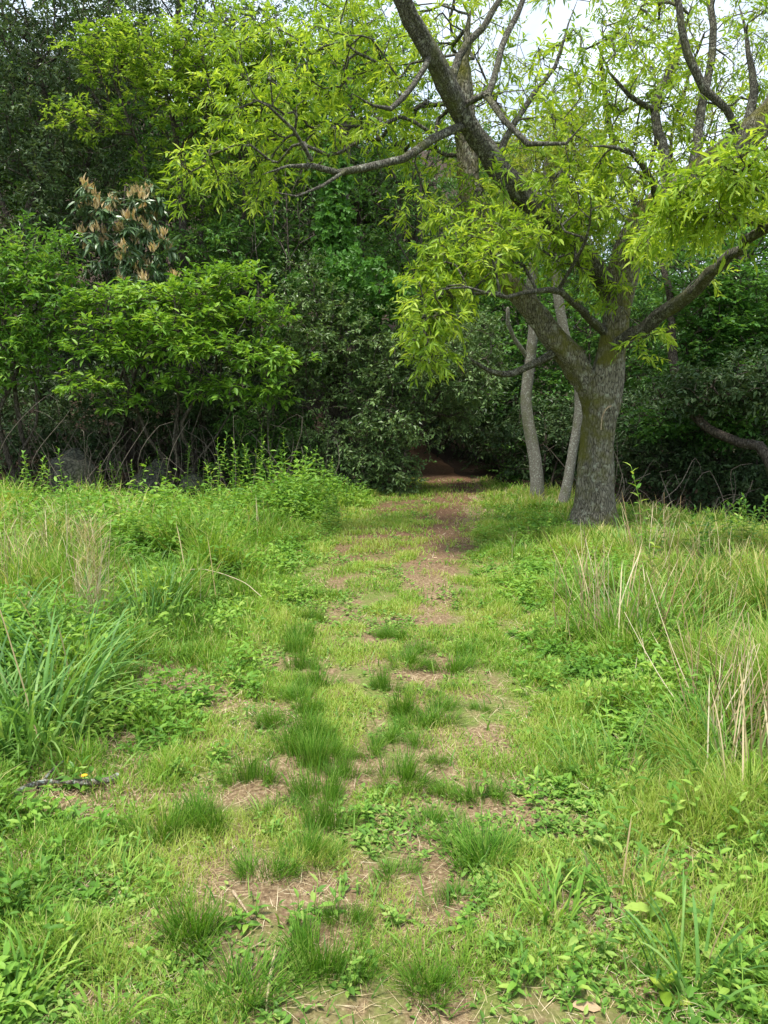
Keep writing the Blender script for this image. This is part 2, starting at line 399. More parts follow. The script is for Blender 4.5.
rv = np.clip(.05 + .42 * r.random(n) + .55 * (vnoise(x, y, .6, 64) - .35) + .25 * (vnoise(x, y, .17, 68) - .5) + .22 * (1 - tall), 0, 1)
dry = .12 + .24 * sstep(1.3, 2.3, x) * sstep(2.5, 4, y) + .25 * sstep(-2, -3.5, x) * sstep(4, 6, y)
rv = np.where(r.random(n) < dry, .8 + .2 * r.random(n), np.minimum(rv, .72))
blades(mb, P, H, Wd, r.random(n) * 6.283, r.random(n) * .7, .2 + r.random(n) * 1.1, 3, rng=r, rv=rv)
tag(mb.build('grass', M['grass']), 'short yellow green grass covering the path edges and verge', kind='stuff')

# broad grass mixed through the verges
mb = MB()
def dens_v(x, y): return dens_grass(x, y) * (.12 + .88 * sstep(.0, .9, offp(x, y)))
P, D = scatter(85000, 1.6, keep=dens_v, rng=r); n = len(P); x, y = P[:, 0], P[:, 1]
sz = (1 - .65 * sstep(.8, 1.4, x) * sstep(5, 6.5, y)) * sstep(-.1, 1.6, offp(x, y)) * (.5 + vnoise(x, y, .8, 71))
H = (.05 + .07 * r.random(n)) + sz * (.06 + .16 * r.random(n))
blades(mb, P, H, (.003 + .004 * r.random(n)) * (1 + .08 * D), r.random(n) * 6.283, .1 + r.random(n) * .6, .4 + r.random(n) * 1.3, 4, rng=r, rv=np.clip(r.random(n) * .9, 0, 1))
tag(mb.build('verge_grass', M['lush']), 'taller lush green grass on both verges', kind='stuff')

# low broad-leaved weeds: rosettes of small leaves
mb = MB()
def dens_c(x, y):
    return dens_grass(x, y) * sstep(.35, .7, vnoise(x, y, .45, 81)) * (.55 + .45 * sstep(-.3, .6, offp(x, y))) + .02 * (y < edge(x))
def rosette(P, D, k, L0, L1, hgt, mb, mat=0, tm=T6, rng=r, wr=.55):
    n = len(P)
    for i in range(k):
        az = rng.random(n) * 6.283; el = .15 + .6 * rng.random(n)
        dr = np.stack([np.cos(az) * np.cos(el), np.sin(az) * np.cos(el), np.sin(el)], 1)
        L = (L0 + (L1 - L0) * rng.random(n)) * (1 + .06 * D)
        base = P + np.stack([np.cos(az) * L * .5, np.sin(az) * L * .5, hgt * rng.random(n) + .006], 1)
        leaves(mb, base, dr, np.tile([0, 0, 1.], (n, 1)) + rng.normal(0, .3, (n, 3)), L, L * wr * (.7 + .5 * rng.random(n)), tm, .2, mat, rng)
P, D = scatter(60000, 1.65, keep=dens_c, rng=r)
nr = D < 5
rosette(P[nr], D[nr], 6, .009, .026, .03, mb, wr=.62)
rosette(P[~nr], D[~nr], 5, .015, .03, .05, mb, tm=T2, wr=.62)
tag(mb.build('low_weeds', M['clover']), 'small round-leaved ground weeds among the grass', kind='stuff')

# leafy weeds of the banks, ankle to knee high
mb = MB()
tbx = 2.7
NB = 26
def dens_b(x, y):
    o = offp(x, y)
    return sstep(-.3, .7, o) * sstep(.22, .5, vnoise(x, y, .6, 91)) * (1 - .55 * sstep(.9, 1.5, x) * sstep(3.6, 4.6, y)) * (1 - .8 * sstep(2.4, 3.4, x) * sstep(-1.8, -.6, y - edge(x))) * (1 - .9 * wearf(x, y)) * (1 - sstep(-.2, .8, y - edge(x)))
P, D = scatter(24000, 1.3, 1.4, 15, 38, r, dens_b); n = len(P)
x, y = P[:, 0], P[:, 1]
Hh = (.07 + .20 * r.random(n) ** 1.5) * (.5 + .7 * sstep(2.5, 7, D)) * (.35 + 1.1 * vnoise(x, y, .45, 95) + 1.3 * sstep(.55, .9, vnoise(x, y, 1.1, 96)) * (x < 0)) * (.45 + .55 * sstep(-.1, .6, offp(x, y))) * (1 + .7 * sstep(-.1, -1.0, x - cx(y) + halfw(y)) * sstep(5.5, 8, y) * sstep(12, 9.5, y)) * (1 - .55 * np.exp(-((x - tbx) / 1.2) ** 2) * sstep(5.5, 7, y) * (x > 0))
for i in range(NB):
    t = (i + 1) / NB
    az = i * 2.4 + P[:, 0] * 17 + r.normal(0, .3, n)
    base = P + np.stack([np.cos(az) * .01, np.sin(az) * .01, Hh * t], 1) + r.normal(0, 1, (n, 3)) * [1, 1, .3] * (.012 + .16 * Hh * (.4 + t))[:, None]
    el = .1 + .5 * t + r.normal(0, .2, n)
    dr = np.stack([np.cos(az) * np.cos(el), np.sin(az) * np.cos(el), np.sin(el)], 1)
    L = (.02 + .03 * r.random(n) + .07 * Hh) * (1.25 - .5 * t) * (1 + .03 * D)
    leaves(mb, base, dr, np.tile([0, 0, 1.], (n, 1)) + r.normal(0, .25, (n, 3)), L, L * (.35 + .2 * r.random(n)), T6 if i % 3 == 0 else T2, .3, 0, r,
           rv=np.clip(.05 + .75 * vnoise(P[:, 0], P[:, 1], .35, 92) + .45 * (r.random(n) - .4), 0, 1))
tag(mb.build('bank_weeds', M['weed']), 'fresh green leafy weeds massed on the banks beside the path', kind='stuff')

# last year's dry grass standing in the banks
mb = MB()
P, D = scatter(62000, 1.3, 1.6, 13, 38, r, lambda x, y: (1 - litterf(x, y)) * (.6 * sstep(1.2, 2.2, x) * sstep(2.2, 3.6, y) + .55 * sstep(-1.8, -3.2, x) * sstep(3.5, 6, y)) * sstep(.3, .7, vnoise(x, y, .7, 97))); n = len(P)
blades(mb, P, (.12 + .28 * r.random(n)) * (1 - .4 * (P[:, 0] > 1) * sstep(5, 6.5, P[:, 1])), (.0022 + .0016 * r.random(n)) * (1 + .12 * D), r.random(n) * 6.283, .3 + .9 * r.random(n), r.normal(.3, .5, n), 3, rng=r)
tag(mb.build('dry_grass', M['straw']), 'dry tan grass standing among the green of the banks', kind='stuff')
# straw and dead leaves on the soil
mb = MB()
P, D = scatter(110000, 1.7, keep=lambda x, y: .35 + .65 * wearf(x, y), rng=r); n = len(P)
P[:, 2] += .008 + .012 * r.random(n)
blades(mb, P, .025 + .07 * r.random(n), (.0012 + .0012 * r.random(n)) * (1 + .25 * np.maximum(D - 2, 0)), r.random(n) * 6.283, 1.25 + .3 * r.random(n), r.normal(0, .3, n), 2, rng=r)
tag(mb.build('straw_litter', M['straw']), 'bits of pale dry straw scattered over the soil', kind='stuff')
mb = MB()
P, D = scatter(5200, 1.5, 1.5, 16, 38, r, keep=lambda x, y: np.clip(.10 + .5 * wearf(x, y) * (np.abs(x) > .5) + .9 * litterf(x, y) + .5 * sstep(.9, 1.4, x) * sstep(3.4, 2, y), 0, 1)); n = len(P)
P[:, 2] += .012
az = r.random(n) * 6.283
leaves(mb, P, np.stack([np.cos(az), np.sin(az), r.normal(0, .25, n)], 1), np.array([0, 0, 1.]) + r.normal(0, .4, (n, 3)), .015 + .05 * r.random(n) ** 2, .008 + .02 * r.random(n) ** 1.5, T6, .3, 0, r)
tag(mb.build('fallen_leaves', M['dead']), 'brown dead leaves lying on bare soil and under the trees', kind='stuff')
#MORE
# ------------------------------------------------------------------ trees
class Skel:
    """branch skeleton: seeded limbs, then twigs grown out to every spray target"""
    def __init__(s): s.P, s.par, s.len, s.dir, s.lock, s.R = [], [], [], [], [], []
    def node(s, p, par, r=0.):
        p = np.asarray(p, float); s.P.append(p); s.par.append(par); s.R.append(r)
        if par >= 0:
            d = p - s.P[par]; l = np.linalg.norm(d); s.len.append(s.len[par] + l); s.dir.append(d / max(l, 1e-6))
        else: s.len.append(0.); s.dir.append(np.array([0, 0, 1.]))
        return len(s.P) - 1
    def seed(s, pts, rs):
        par = -1
        if s.P:
            d = np.linalg.norm(np.array(s.P) - pts[0], axis=1); par = int(d.argmin())
        for p, r in zip(pts, rs): par = s.node(p, par, r)
    def grow(s, T, rng, step=.3, bf=.35, wob=.12, sag=0.0, free=None):
        n0 = len(s.P); chains = []; tips = []
        A = np.array(s.P); Lh = np.array(s.len)
        ok = np.ones(len(A), bool)
        if free is not None: ok[:free] = False
        dmin = np.min(np.linalg.norm(T[:, None] - A[None, ok][:, ::3], axis=2), axis=1)
        for ti in np.argsort(dmin):
            t = T[ti]
            d = np.linalg.norm(A - t, axis=1); cost = d + bf * Lh
            if free is not None: cost[:free] += 50
            j = int(cost.argmin()); dist = d[j]
            n = max(2, int(dist / step) + 1)
            tt = np.linspace(0, 1, n + 1)[1:, None]
            ctrl = A[j] + s.dir[j] * dist * .45
            C = (1 - tt) ** 2 * A[j] + 2 * tt * (1 - tt) * ctrl + tt ** 2 * t
            w = rng.normal(0, wob * dist / n ** .7, (n, 3)); w[-1] = 0; C = C + w; C[:, 2] -= sag * dist * (tt * (1 - tt))[:, 0] * 4
            par = j; ch = [j]
            for p in C: par = s.node(p, par); ch.append(par)
            chains.append(ch); tips.append(par)
            A = np.vstack([A, C]); Lh = np.r_[Lh, s.len[-n:]]
        s.n0 = n0
        cnt = np.zeros(len(s.P)); cnt[tips] += 1
        for i in range(len(s.P) - 1, n0 - 1, -1):
            if s.par[i] >= 0: cnt[s.par[i]] += cnt[i]
        s.cnt = cnt
        return chains, tips

def spray_leaves(mb, C, Dn, spec, rng, m=0, twmb=None):
    n = len(C); k = spec.get('tw', 4); nl = spec.get('n', 7); tl = spec.get('tl', .28)
    n2 = n * k
    C2 = np.repeat(C, k, 0); D2 = norm(np.repeat(Dn, k, 0) * spec.get('fwd', .6) + rng.normal(0, .6, (n2, 3)) * [1, 1, spec.get('flat', .7)] + [0, 0, spec.get('lift', 0)])
    TL = tl * (.5 + .8 * rng.random(n2))
    hang = spec.get('hang', .25)
    if twmb is not None:
        # thin twiglets: three-sided
        e = C2 + D2 * TL[:, None] + np.array([0, 0, -1.]) * (hang * TL)[:, None]
        blades(twmb, C2, 0, 0, 0, 0, 0) if False else None
        sd = norm(np.cross(D2, [.2, .3, 1.])) * spec.get('tr', .003); up = norm(np.cross(sd, D2)) * spec.get('tr', .003)
        v = np.stack([C2 + sd, C2 - sd * .5 + up, C2 - sd * .5 - up, e], 1).reshape(-1, 3)
        f = (np.array([[0, 1, 3], [1, 2, 3], [2, 0, 3]])[None] + (np.arange(n2) * 4)[:, None, None]).reshape(-1, 3)
        twmb.add(v, f)
    sh = np.repeat(rng.random(n), k * nl)          # one tint per spray
    Cc = np.repeat(C2, nl, 0); Dd = np.repeat(D2, nl, 0); TT = np.repeat(TL, nl)
    s = np.tile(np.linspace(.25, 1, nl), n2) + rng.normal(0, .05, n2 * nl)
    Pp = Cc + Dd * (TT * s)[:, None]; Pp[:, 2] -= hang * TT * s ** 2
    N = n2 * nl
    U = np.tile(np.array(spec.get('up', (0, 0, 1.))), (N, 1)) + rng.normal(0, spec.get('nj', .45), (N, 3))
    side = np.cross(Dd, U); side = norm(side) * np.where(np.arange(N) % 2, 1, -1)[:, None]
    Ld = norm(Dd * spec.get('along', .6) + side * .8 + rng.normal(0, .25, (N, 3)) - [0, 0, spec.get('droop', .2)])
    L = spec['L'] * (.45 + .85 * rng.random(N)); W = L * spec['w'] * (.8 + .4 * rng.random(N))
    leaves(mb, Pp, Ld, U, L, W, spec.get('T', T2), spec.get('curl', .2), m, rng, rv=np.clip(.55 * rng.random(N) + .5 * sh - .02, 0, 1))

def blobpts(blobs, rng, shell=.45):
    out = []
    for b in blobs:
        px, py, Y, rx_, ry_, rd, n = b
        c = at(px, py, Y); sx = rx_ / F * Y; sz = ry_ / F * Y
        q = norm(rng.normal(size=(n, 3))) * (rng.random((n, 1)) ** shell)
        out.append(c + q * [sx, rd, sz])
    return np.vstack(out)

def tree(name, label, cat, seeds, blobs, spec, lm, bm, rng, group=None, parts=('trunk', 'branches', 'crown'), step=.3, bf=.35, tipr=.0035, expo=.45, wob=.12, sag=0., free=None, twigs=True, sides=14, rough=.22, pts=None, extra=None, k=5):
    """seeds: list of (points, radii[, part name]); each is its own mesh"""
    base = np.asarray(seeds[0][0][0], float)
    root = thing(name, label, cat, tuple(base), group)
    sk = Skel()
    for i, sd in enumerate(seeds):
        q = catmull(np.column_stack([sd[0], sd[1]]), .12 if sd[1][0] > .05 else .2)
        q[:, :3] += (np.cumsum(rng.normal(0, .004, (len(q), 3)), 0) + .02 * np.sin(np.cumsum(rng.normal(0, 1.1, (len(q), 3)), 0))) * (1 if i else 0)
        sk.seed(q[:, :3], q[:, 3])
        if len(sd) > 2:
            mb = MB(); tube(mb, q[:, :3], q[:, 3], sides if sd[1][0] > .05 else 8, rough=rough, seed=i)
            mb.build(sd[2], bm if len(sd) < 4 else sd[3], root)
    T = blobpts(blobs, rng) if pts is None else pts
    if free is not None: free = sum(len(catmull(np.column_stack([sd[0], sd[1]]), .12 if sd[1][0] > .05 else .2)) for sd in seeds[:free])
    chains, tips = sk.grow(T, rng, step, bf, wob, sag, free)
    mb = MB(); R = tipr * np.maximum(sk.cnt, 1) ** expo
    SR = np.array(sk.R)
    for ch in chains:
        r_ = R[ch].copy(); j = ch[0]
        if SR[j] > 0: r_ = np.minimum(r_, SR[j] * .8)
        r_[0] = max(r_[0] if SR[j] > 0 else r_[1], r_[1]) if len(r_) > 1 else r_[0]
        if SR[j] == 0: r_[0] = r_[1]
        tube(mb, np.array(sk.P)[ch] if False else np.array([sk.P[i] for i in ch]), r_, k if r_[1] > .008 else 3)
    dn = np.array([sk.dir[i] for i in tips]); tp = np.array([sk.P[i] for i in tips])
    lb = MB(); spray_leaves(lb, tp, dn, spec, rng, 0, mb if twigs else None)
    mb.build(parts[1], M['twig'] if bm is None else bm, root)
    lb.build(parts[2], lm, root)
    if extra: extra(root, tp, dn, rng)
    return root

def copy_tree(o, name=None):
    c = o.copy(); COL.objects.link(c)
    for ch in list(o.children):
        d = ch.copy(); COL.objects.link(d); d.parent = c
    return c

def trace(pts, Y, k=1.0):
    """pixel polyline (x, y, width px[, Y]) -> points, radii"""
    P_, r_ = [], []
    for i, q in enumerate(pts):
        yy = q[3] if len(q) > 3 else (Y if np.isscalar(Y) else np.interp(i / (len(pts) - 1), [0, 1], Y))
        P_.append(at(q[0], q[1], yy)); r_.append(q[2] / 2 / F * yy * k)
    return np.array(P_), np.array(r_)

# ---- the big oak right of the path
r = np.random.default_rng(21)
tb = gp(594, 528); TY = float(tb[1])
print('oak base', tb)
def tr(p, Y): return trace(p, Y)
trunkP, trunkR = tr([(592, 545, 92), (593, 528, 68), (594, 508, 52), (596, 470, 46), (599, 430, 42), (603, 395, 44), (608, 365, 38), (614, 330, 36), (617, 295, 34), (624, 255, 33), (640, 222, 31), (668, 195, 30), (705, 168, 29), (738, 140, 27), (768, 95, 25), (800, 40, 20)], TY)
trunkR = trunkR * np.r_[np.full(8, .76), np.full(len(trunkR) - 8, .82)]
trunkP[:, 1] -= np.r_[np.zeros(8), np.linspace(.05, 1.0, 8)] * .8
limbs = [
    ([(600, 420, 26), (588, 388, 27), (574, 360, 27), (548, 330, 25), (524, 300, 24), (500, 266, 23), (482, 232, 24), (472, 195, 23), (465, 150, 22), (461, 105, 20), (462, 60, 16), (470, 10, 12)], (TY, TY - .2)),
    ([(616, 300, 24), (592, 262, 26), (560, 232, 27), (525, 198, 27), (495, 163, 26), (470, 128, 24), (452, 95, 25), (432, 55, 23), (410, 15, 22), (392, -25, 18)], (TY, TY - 1.6)),
    ([(622, 350, 18), (650, 330, 17), (680, 305, 16), (712, 275, 15), (742, 250, 13), (775, 230, 11), (810, 215, 9)], (TY, TY - 3.2)),
    ([(745, 140, 11), (725, 110, 10), (704, 92, 10), (688, 55, 9), (676, 5, 8), (670, -30, 6)], (TY - .7, TY - .7)),
    ([(664, 190, 13), (664, 150, 12), (655, 105, 11), (668, 72, 9), (682, 35, 7), (690, 0, 6)], (TY - .3, TY + .6)),
    ([(690, 175, 12), (696, 135, 11), (704, 95, 10), (709, 50, 9), (712, -10, 7)], (TY - .4, TY + .3)),
    ([(655, 110, 6), (632, 95, 5), (610, 70, 4), (596, 40, 3)], (TY + .1, TY - .4)),
    ([(738, 140, 12), (752, 90, 10), (745, 50, 8), (738, 0, 6)], (TY - .8, TY)),
    ([(462, 85, 10), (465, 52, 9), (484, 22, 8), (502, -10, 6)], (TY - 1.2, TY - .8)),
    ([(470, 100, 8), (488, 90, 8), (504, 120, 7), (526, 143, 7), (562, 146, 6), (582, 122, 4)], (TY - 1.2, TY - 1.8)),
    ([(500, 160, 9), (518, 117, 8), (536, 92, 7), (556, 68, 7), (576, 0, 5)], (TY - .8, TY - .2)),
    ([(455, 132, 9), (430, 140, 10), (402, 158, 9), (370, 166, 9), (340, 171, 8), (312, 163, 7), (288, 168, 5), (262, 174, 4)], (TY - 1.1, TY - 2.2)),
    ([(312, 163, 5), (292, 132, 4), (268, 108, 4), (250, 98, 3)], (TY - 2.0, TY - 2.4)),
    ([(345, 171, 5), (322, 188, 4), (298, 196, 3), (275, 190, 3)], (TY - 1.9, TY - 2.3)),
    ([(604, 338, 11), (580, 311, 10), (560, 293, 8), (538, 290, 6), (508, 296, 5), (470, 290, 4), (440, 292, 3)], (TY, TY - 2.2)),
    ([(558, 350, 12), (530, 367, 9), (500, 372, 8), (480, 362, 6), (465, 350, 5)], (TY, TY - .5)),
    ([(560, 292, 5), (575, 262, 5), (590, 225, 4), (592, 190, 3)], (TY - .6, TY - 1.6)),
    ([(432, 55, 9), (415, 85, 7), (392, 110, 6), (372, 108, 5), (352, 95, 4)], (TY - 1.5, TY - 2.2)),
    ([(504, 60, 8), (515, 20, 7), (530, -20, 6)], (TY - .8, TY - .4)),
    ([(640, 222, 10), (655, 200, 9), (640, 165, 8), (615, 150, 6), (590, 150, 5)], (TY - .2, TY - 1.5)),
]
seeds = [(trunkP, trunkR, 'trunk', M['bark'])]
ALL = [catmull(trunkP, .04)]
for i, (p, Y) in enumerate(limbs):
    P_, R_ = tr(p, Y); A_ = np.vstack(ALL)
    dr = norm(P_[0] - [0, 0, CAMH]); v_ = A_ - [0, 0, CAMH]; perp = np.linalg.norm(v_ - (v_ @ dr)[:, None] * dr, axis=1) + .15 * np.abs(A_[:, 1] - P_[0, 1])
    j_ = int(perp.argmin()); off = A_[j_] - P_[0]; tt = np.exp(-np.arange(len(P_)) * .9)[:, None]
    P_ = P_ + off * tt; ALL.append(catmull(P_, .04))
    R_ = R_ * (.88 if i == 0 else .80 if i == 1 else .78)
    if -5 < p[-1][1] and p[-1][0] < 770: R_[-1] = .003; R_[-2] *= .75
    seeds.append((P_, R_, 'limb', M['bark'] if i == 0 else M['barkhi']))
blobs = [  # px, py, Y, rx, ry px, depth radius m, sprays
    (455, 265, 7.6, 52, 40, .5, 55), (432, 315, 7.3, 28, 38, .35, 30), (428, 350, 7.2, 14, 22, .2, 11), (505, 240, 7.8, 45, 30, .5, 34), (560, 255, 8.2, 45, 38, .5, 40),
    (580, 200, 8.0, 50, 35, .6, 50), (640, 230, 8.0, 40, 35, .6, 26), (620, 165, 8.3, 60, 30, .8, 55), (600, 300, 8.6, 30, 25, .4, 12), (650, 340, 8.2, 24, 20, .4, 8),
    (725, 185, 6.0, 60, 14, .5, 20), (690, 215, 6.2, 46, 10, .4, 14), (750, 160, 5.8, 40, 16, .5, 14), (745, 222, 6.4, 40, 12, .4, 10), (660, 235, 6.6, 26, 12, .3, 6),
    (500, 200, 8.6, 60, 30, .8, 30), (530, 110, 8.6, 70, 60, 1.0, 55), (430, 210, 8.0, 40, 25, .6, 10),
    (600, 90, 9.5, 80, 60, 1.2, 60), (560, 30, 9, 60, 40, 1.2, 25), (700, 60, 9, 70, 70, 1.2, 75), (650, 120, 9.2, 50, 35, 1.0, 40), (640, 30, 10.5, 60, 50, 1.4, 60), (760, 90, 9, 60, 60, 1.2, 45),
    (380, 60, 8.6, 70, 60, 1.0, 60), (300, 75, 8.2, 70, 50, .9, 52), (260, 160, 8.0, 50, 45, .7, 40), (330, 130, 8.4, 60, 40, .8, 36), (250, 95, 8.0, 50, 45, .8, 30), (400, 115, 8.5, 50, 40, .8, 28), (205, 175, 7.8, 34, 30, .5, 14), (435, 25, 8.8, 60, 40, 1.0, 30),
    (340, 40, 9.0, 50, 30, 1., 16), (440, 150, 8.6, 40, 30, .6, 14), (690, 260, 8, 40, 25, .5, 8),
    (860, 60, 8, 80, 120, 1.4, 60), (520, -90, 9, 260, 60, 2, 160),
]
def thin(b):
    px, py, Y, rx_, ry_, rd, n = b
    if Y < 6.7: return (px, py, Y, rx_, ry_, rd, int(n * 1.8))
    if py > 150 and px > 545: return (px, py, Y, rx_, ry_ * .8, rd, int(n * .85))
    if py > 150 and px > 400: return (px, py, Y, rx_ * 1.0, ry_ * .9, rd, int(n * 1.25))
    return (px, py, Y, rx_ * 1.05, ry_, rd, int(n * (.74 if px > 480 else .85)))
blobs = [thin(b) for b in blobs]
oakspec = dict(L=.088, w=.26, n=9, tw=4, tl=.20, hang=.35, droop=.35, curl=.25, along=.8, fwd=.5, flat=.6, nj=.6, T=T6, tr=.003)
oak = tree('oak_tree', 'large mossy oak with forked trunk and yellow green young leaves, right of the path', 'tree', seeds, blobs, oakspec, M['oak'], M['barkhi'], r,
           parts=('trunk', 'twigs', 'crown'), step=.22, bf=.12, wob=.10, sides=26, rough=.30, expo=.42, tipr=.004)
# scar and stalk on the trunk are part of the bark; the strip where bark has peeled:
mb = MB(); pp = [at(x_, y_, TY - .31) for x_, y_ in [(601, 430), (602, 418), (606, 409), (611, 406)]]
q = catmull(np.array(pp), .03); tube(mb, q, np.linspace(.007, .011, len(q)), 6); mb.build('bark_scar', M['stick'], oak)

# ---- generic helpers for background woods
def stems(px, py, Y, tops, w0=.05, part='stem', bm='dbark', rng=R0, wob=.05):
    """several stems from one foot to pixel tops [(px,py,Y)]"""
    b = at(px, py, Y); b[2] = float(g(b[0], b[1])) - .05
    out = []
    for t in tops:
        e = at(*t); n = 5
        tt = np.linspace(0, 1, n)[:, None]
        c = b + (e - b) * tt + rng.normal(0, wob, (n, 3)) * np.sin(tt * 3.1) * np.linalg.norm(e - b)
        c[:, 2] += .0
        out.append((c, w0 * np.linspace(1, .35, n) * (.7 + .5 * rng.random()), part, M[bm]))
    return out

sp_bright = dict(L=.125, w=.40, n=6, tw=3, tl=.22, hang=.0, droop=.12, lift=.22, flat=.35, nj=.3, curl=.18, T=T6, tr=.003)
sp_mid = dict(L=.11, w=.42, n=6, tw=4, tl=.26, hang=.1, droop=.2, flat=.5, nj=.45, curl=.2, T=T2)
sp_dark = dict(L=.095, w=.42, n=7, tw=4, tl=.28, hang=.05, droop=.15, flat=.6, nj=.6, curl=.25, T=T2)
sp_grey = dict(L=.075, w=.42, n=8, tw=5, tl=.24, hang=.05, droop=.1, flat=.7, nj=.6, curl=.2, T=T2)
sp_light = dict(L=.10, w=.40, n=6, tw=4, tl=.30, hang=.2, droop=.3, flat=.7, nj=.6, curl=.2, T=T2)
sp_maple = dict(L=.085, w=.6, n=7, tw=4, tl=.34, hang=.05, droop=.1, flat=.16, nj=.22, curl=.12, T=T2, lift=0)
sp_vine = dict(L=.085, w=.7, n=8, tw=4, tl=.16, hang=.4, droop=.5, flat=.7, nj=.6, curl=.2, T=T2, up=(0, -1, .6))
sp_rhodo = dict(L=.17, w=.26, n=8, tw=2, tl=.10, hang=.1, droop=.35, flat=.6, nj=.4, curl=.3, along=.3, T=T6)

# slender pale trunks beside the oak
r = np.random.default_rng(31)
P_, R_ = trace([(536, 512, 17), (537, 490, 16), (535, 460, 15), (529, 425, 14), (526, 395, 13), (530, 360, 13), (533, 325, 12), (531, 290, 12), (536, 250, 10), (545, 200, 9), (548, 140, 7)], 11.3, .84)
P_[0, 2] = g(P_[0, 0], P_[0, 1]) - .05
b2, r2 = trace([(526, 358, 5), (512, 340, 4), (506, 322, 4), (507, 308, 3)], (11.3, 11.0))
tree('slender_tree', 'slender pale lichen-covered tree nearest the path beside the big oak', 'tree', [(P_, R_, 'trunk', M['pale']), (b2, r2, 'branch', M['pale'])],
     [(545, 160, 11.3, 40, 40, .8, 50), (520, 210, 11.3, 35, 30, .8, 25), (570, 120, 11.3, 40, 30, .8, 30)], sp_light, M['oakdull'], M['pale'], r)
P_, R_ = trace([(562, 510, 13), (567, 485, 12), (573, 450, 11), (579, 415, 11), (578, 380, 12), (566, 340, 12), (559, 305, 12), (556, 270, 11), (552, 230, 10), (560, 170, 8)], 10.95, .84)
P_[0, 2] = g(P_[0, 0], P_[0, 1]) - .05
tree('slender_tree', 'thin leaning tree growing close behind the big oak trunk', 'tree', [(P_, R_, 'trunk', M['pale'])],
     [(575, 160, 11, 45, 30, .7, 40), (600, 205, 11.2, 35, 25, .7, 25)], sp_light, M['oakdull'], M['pale'], r)
# arching dark trunk on the right
P_, R_ = trace([(800, 485, 16), (768, 458, 14), (740, 443, 13), (706, 427, 12), (682, 398, 12), (673, 358, 11), (671, 322, 10), (668, 285, 8), (655, 250, 6)], (10.2, 12.4), .75)
P_[0, 2] = g(P_[0, 0], P_[0, 1])
tree('arching_tree', 'dark bare trunk arching out low from the right edge and up behind the oak', 'tree', [(P_, R_, 'trunk', M['dbark'])],
     [(670, 260, 11.6, 45, 30, .8, 40), (700, 300, 11.8, 30, 20, .6, 14)], sp_maple, M['maple'], M['dbark'], r)

# ---- shrubs and trees of the left wood edge
r = np.random.default_rng(41)
tree('shrub', 'bright green spreading shrub, the most vivid one at the left wood edge', 'shrub',
     stems(180, 500, 12.6, [(120, 340, 12.3), (175, 300, 12.4), (215, 330, 12.2), (250, 350, 12.3), (175, 380, 12), (205, 395, 12.2)], .035, rng=r),
     [(175, 298, 12.2, 60, 14, .8, 70), (105, 305, 12.1, 50, 10, .6, 40), (150, 330, 11.9, 70, 11, .7, 70), (240, 318, 12.2, 55, 12, .7, 60), (120, 352, 11.8, 50, 9, .5, 36), (205, 350, 11.7, 55, 10, .6, 50), (270, 360, 11.9, 42, 10, .5, 36), (95, 385, 11.8, 38, 9, .4, 26), (230, 280, 12.4, 45, 12, .6, 36), (190, 385, 11.8, 45, 9, .4, 24), (255, 392, 11.9, 45, 12, .5, 34), (125, 405, 11.9, 30, 8, .3, 12), (180, 330, 12.6, 100, 50, .3, 60)],
     sp_bright, M['lime2'], M['dbark'], r, parts=('', 'branches', 'foliage'))
tree('shrub', 'glossy mid green shrub cut by the left edge of the view', 'shrub',
     stems(20, 500, 12.4, [(0, 330, 12.2), (30, 300, 12.3), (-30, 280, 12.3), (45, 350, 12)], .04, rng=r),
     [(15, 300, 12.1, 55, 50, .6, 120), (40, 265, 12.3, 40, 35, .6, 60), (0, 360, 12, 50, 35, .5, 70), (-40, 300, 12, 60, 80, .7, 90), (45, 335, 12, 30, 30, .4, 35)],
     sp_mid, M['bright'], M['dbark'], r, parts=('', 'branches', 'foliage'))
def budf(root, tp, dn, rng):
    k = rng.random(len(tp)) < .8; q = tp[k]; q = q[(q[:, 1] < np.median(tp[:, 1]) + .25)][::2][:80]
    for p in q:
        mb = MB(); n = 16
        az = rng.random(n) * 6.283; el = .9 + .5 * rng.random(n)
        dr = np.stack([np.cos(az) * np.cos(el), np.sin(az) * np.cos(el), np.sin(el)], 1)
        leaves(mb, np.tile(p + [0, -.05, .06], (n, 1)) + rng.normal(0, .03, (n, 3)), dr, rng.normal(0, 1, (n, 3)), .08 + .07 * rng.random(n), .035, T2, .1, 0, rng)
        mb.build('bud_cluster', M['buds'], root)
tree('flowering_shrub', 'tall dark-leaved shrub tipped with orange-brown bud clusters', 'shrub',
     stems(130, 500, 14.2, [(120, 240, 13.1), (95, 220, 13.1), (150, 215, 13.1), (125, 185, 13.1), (140, 280, 13.0)], .04, rng=r),
     [(125, 240, 12.9, 50, 44, .4, 110), (98, 205, 12.9, 22, 22, .3, 20), (145, 200, 12.9, 24, 18, .3, 20), (150, 275, 12.8, 30, 22, .3, 24)],
     sp_rhodo, M['rhodo'], M['dbark'], r, parts=('', 'branches', 'foliage'), extra=budf)
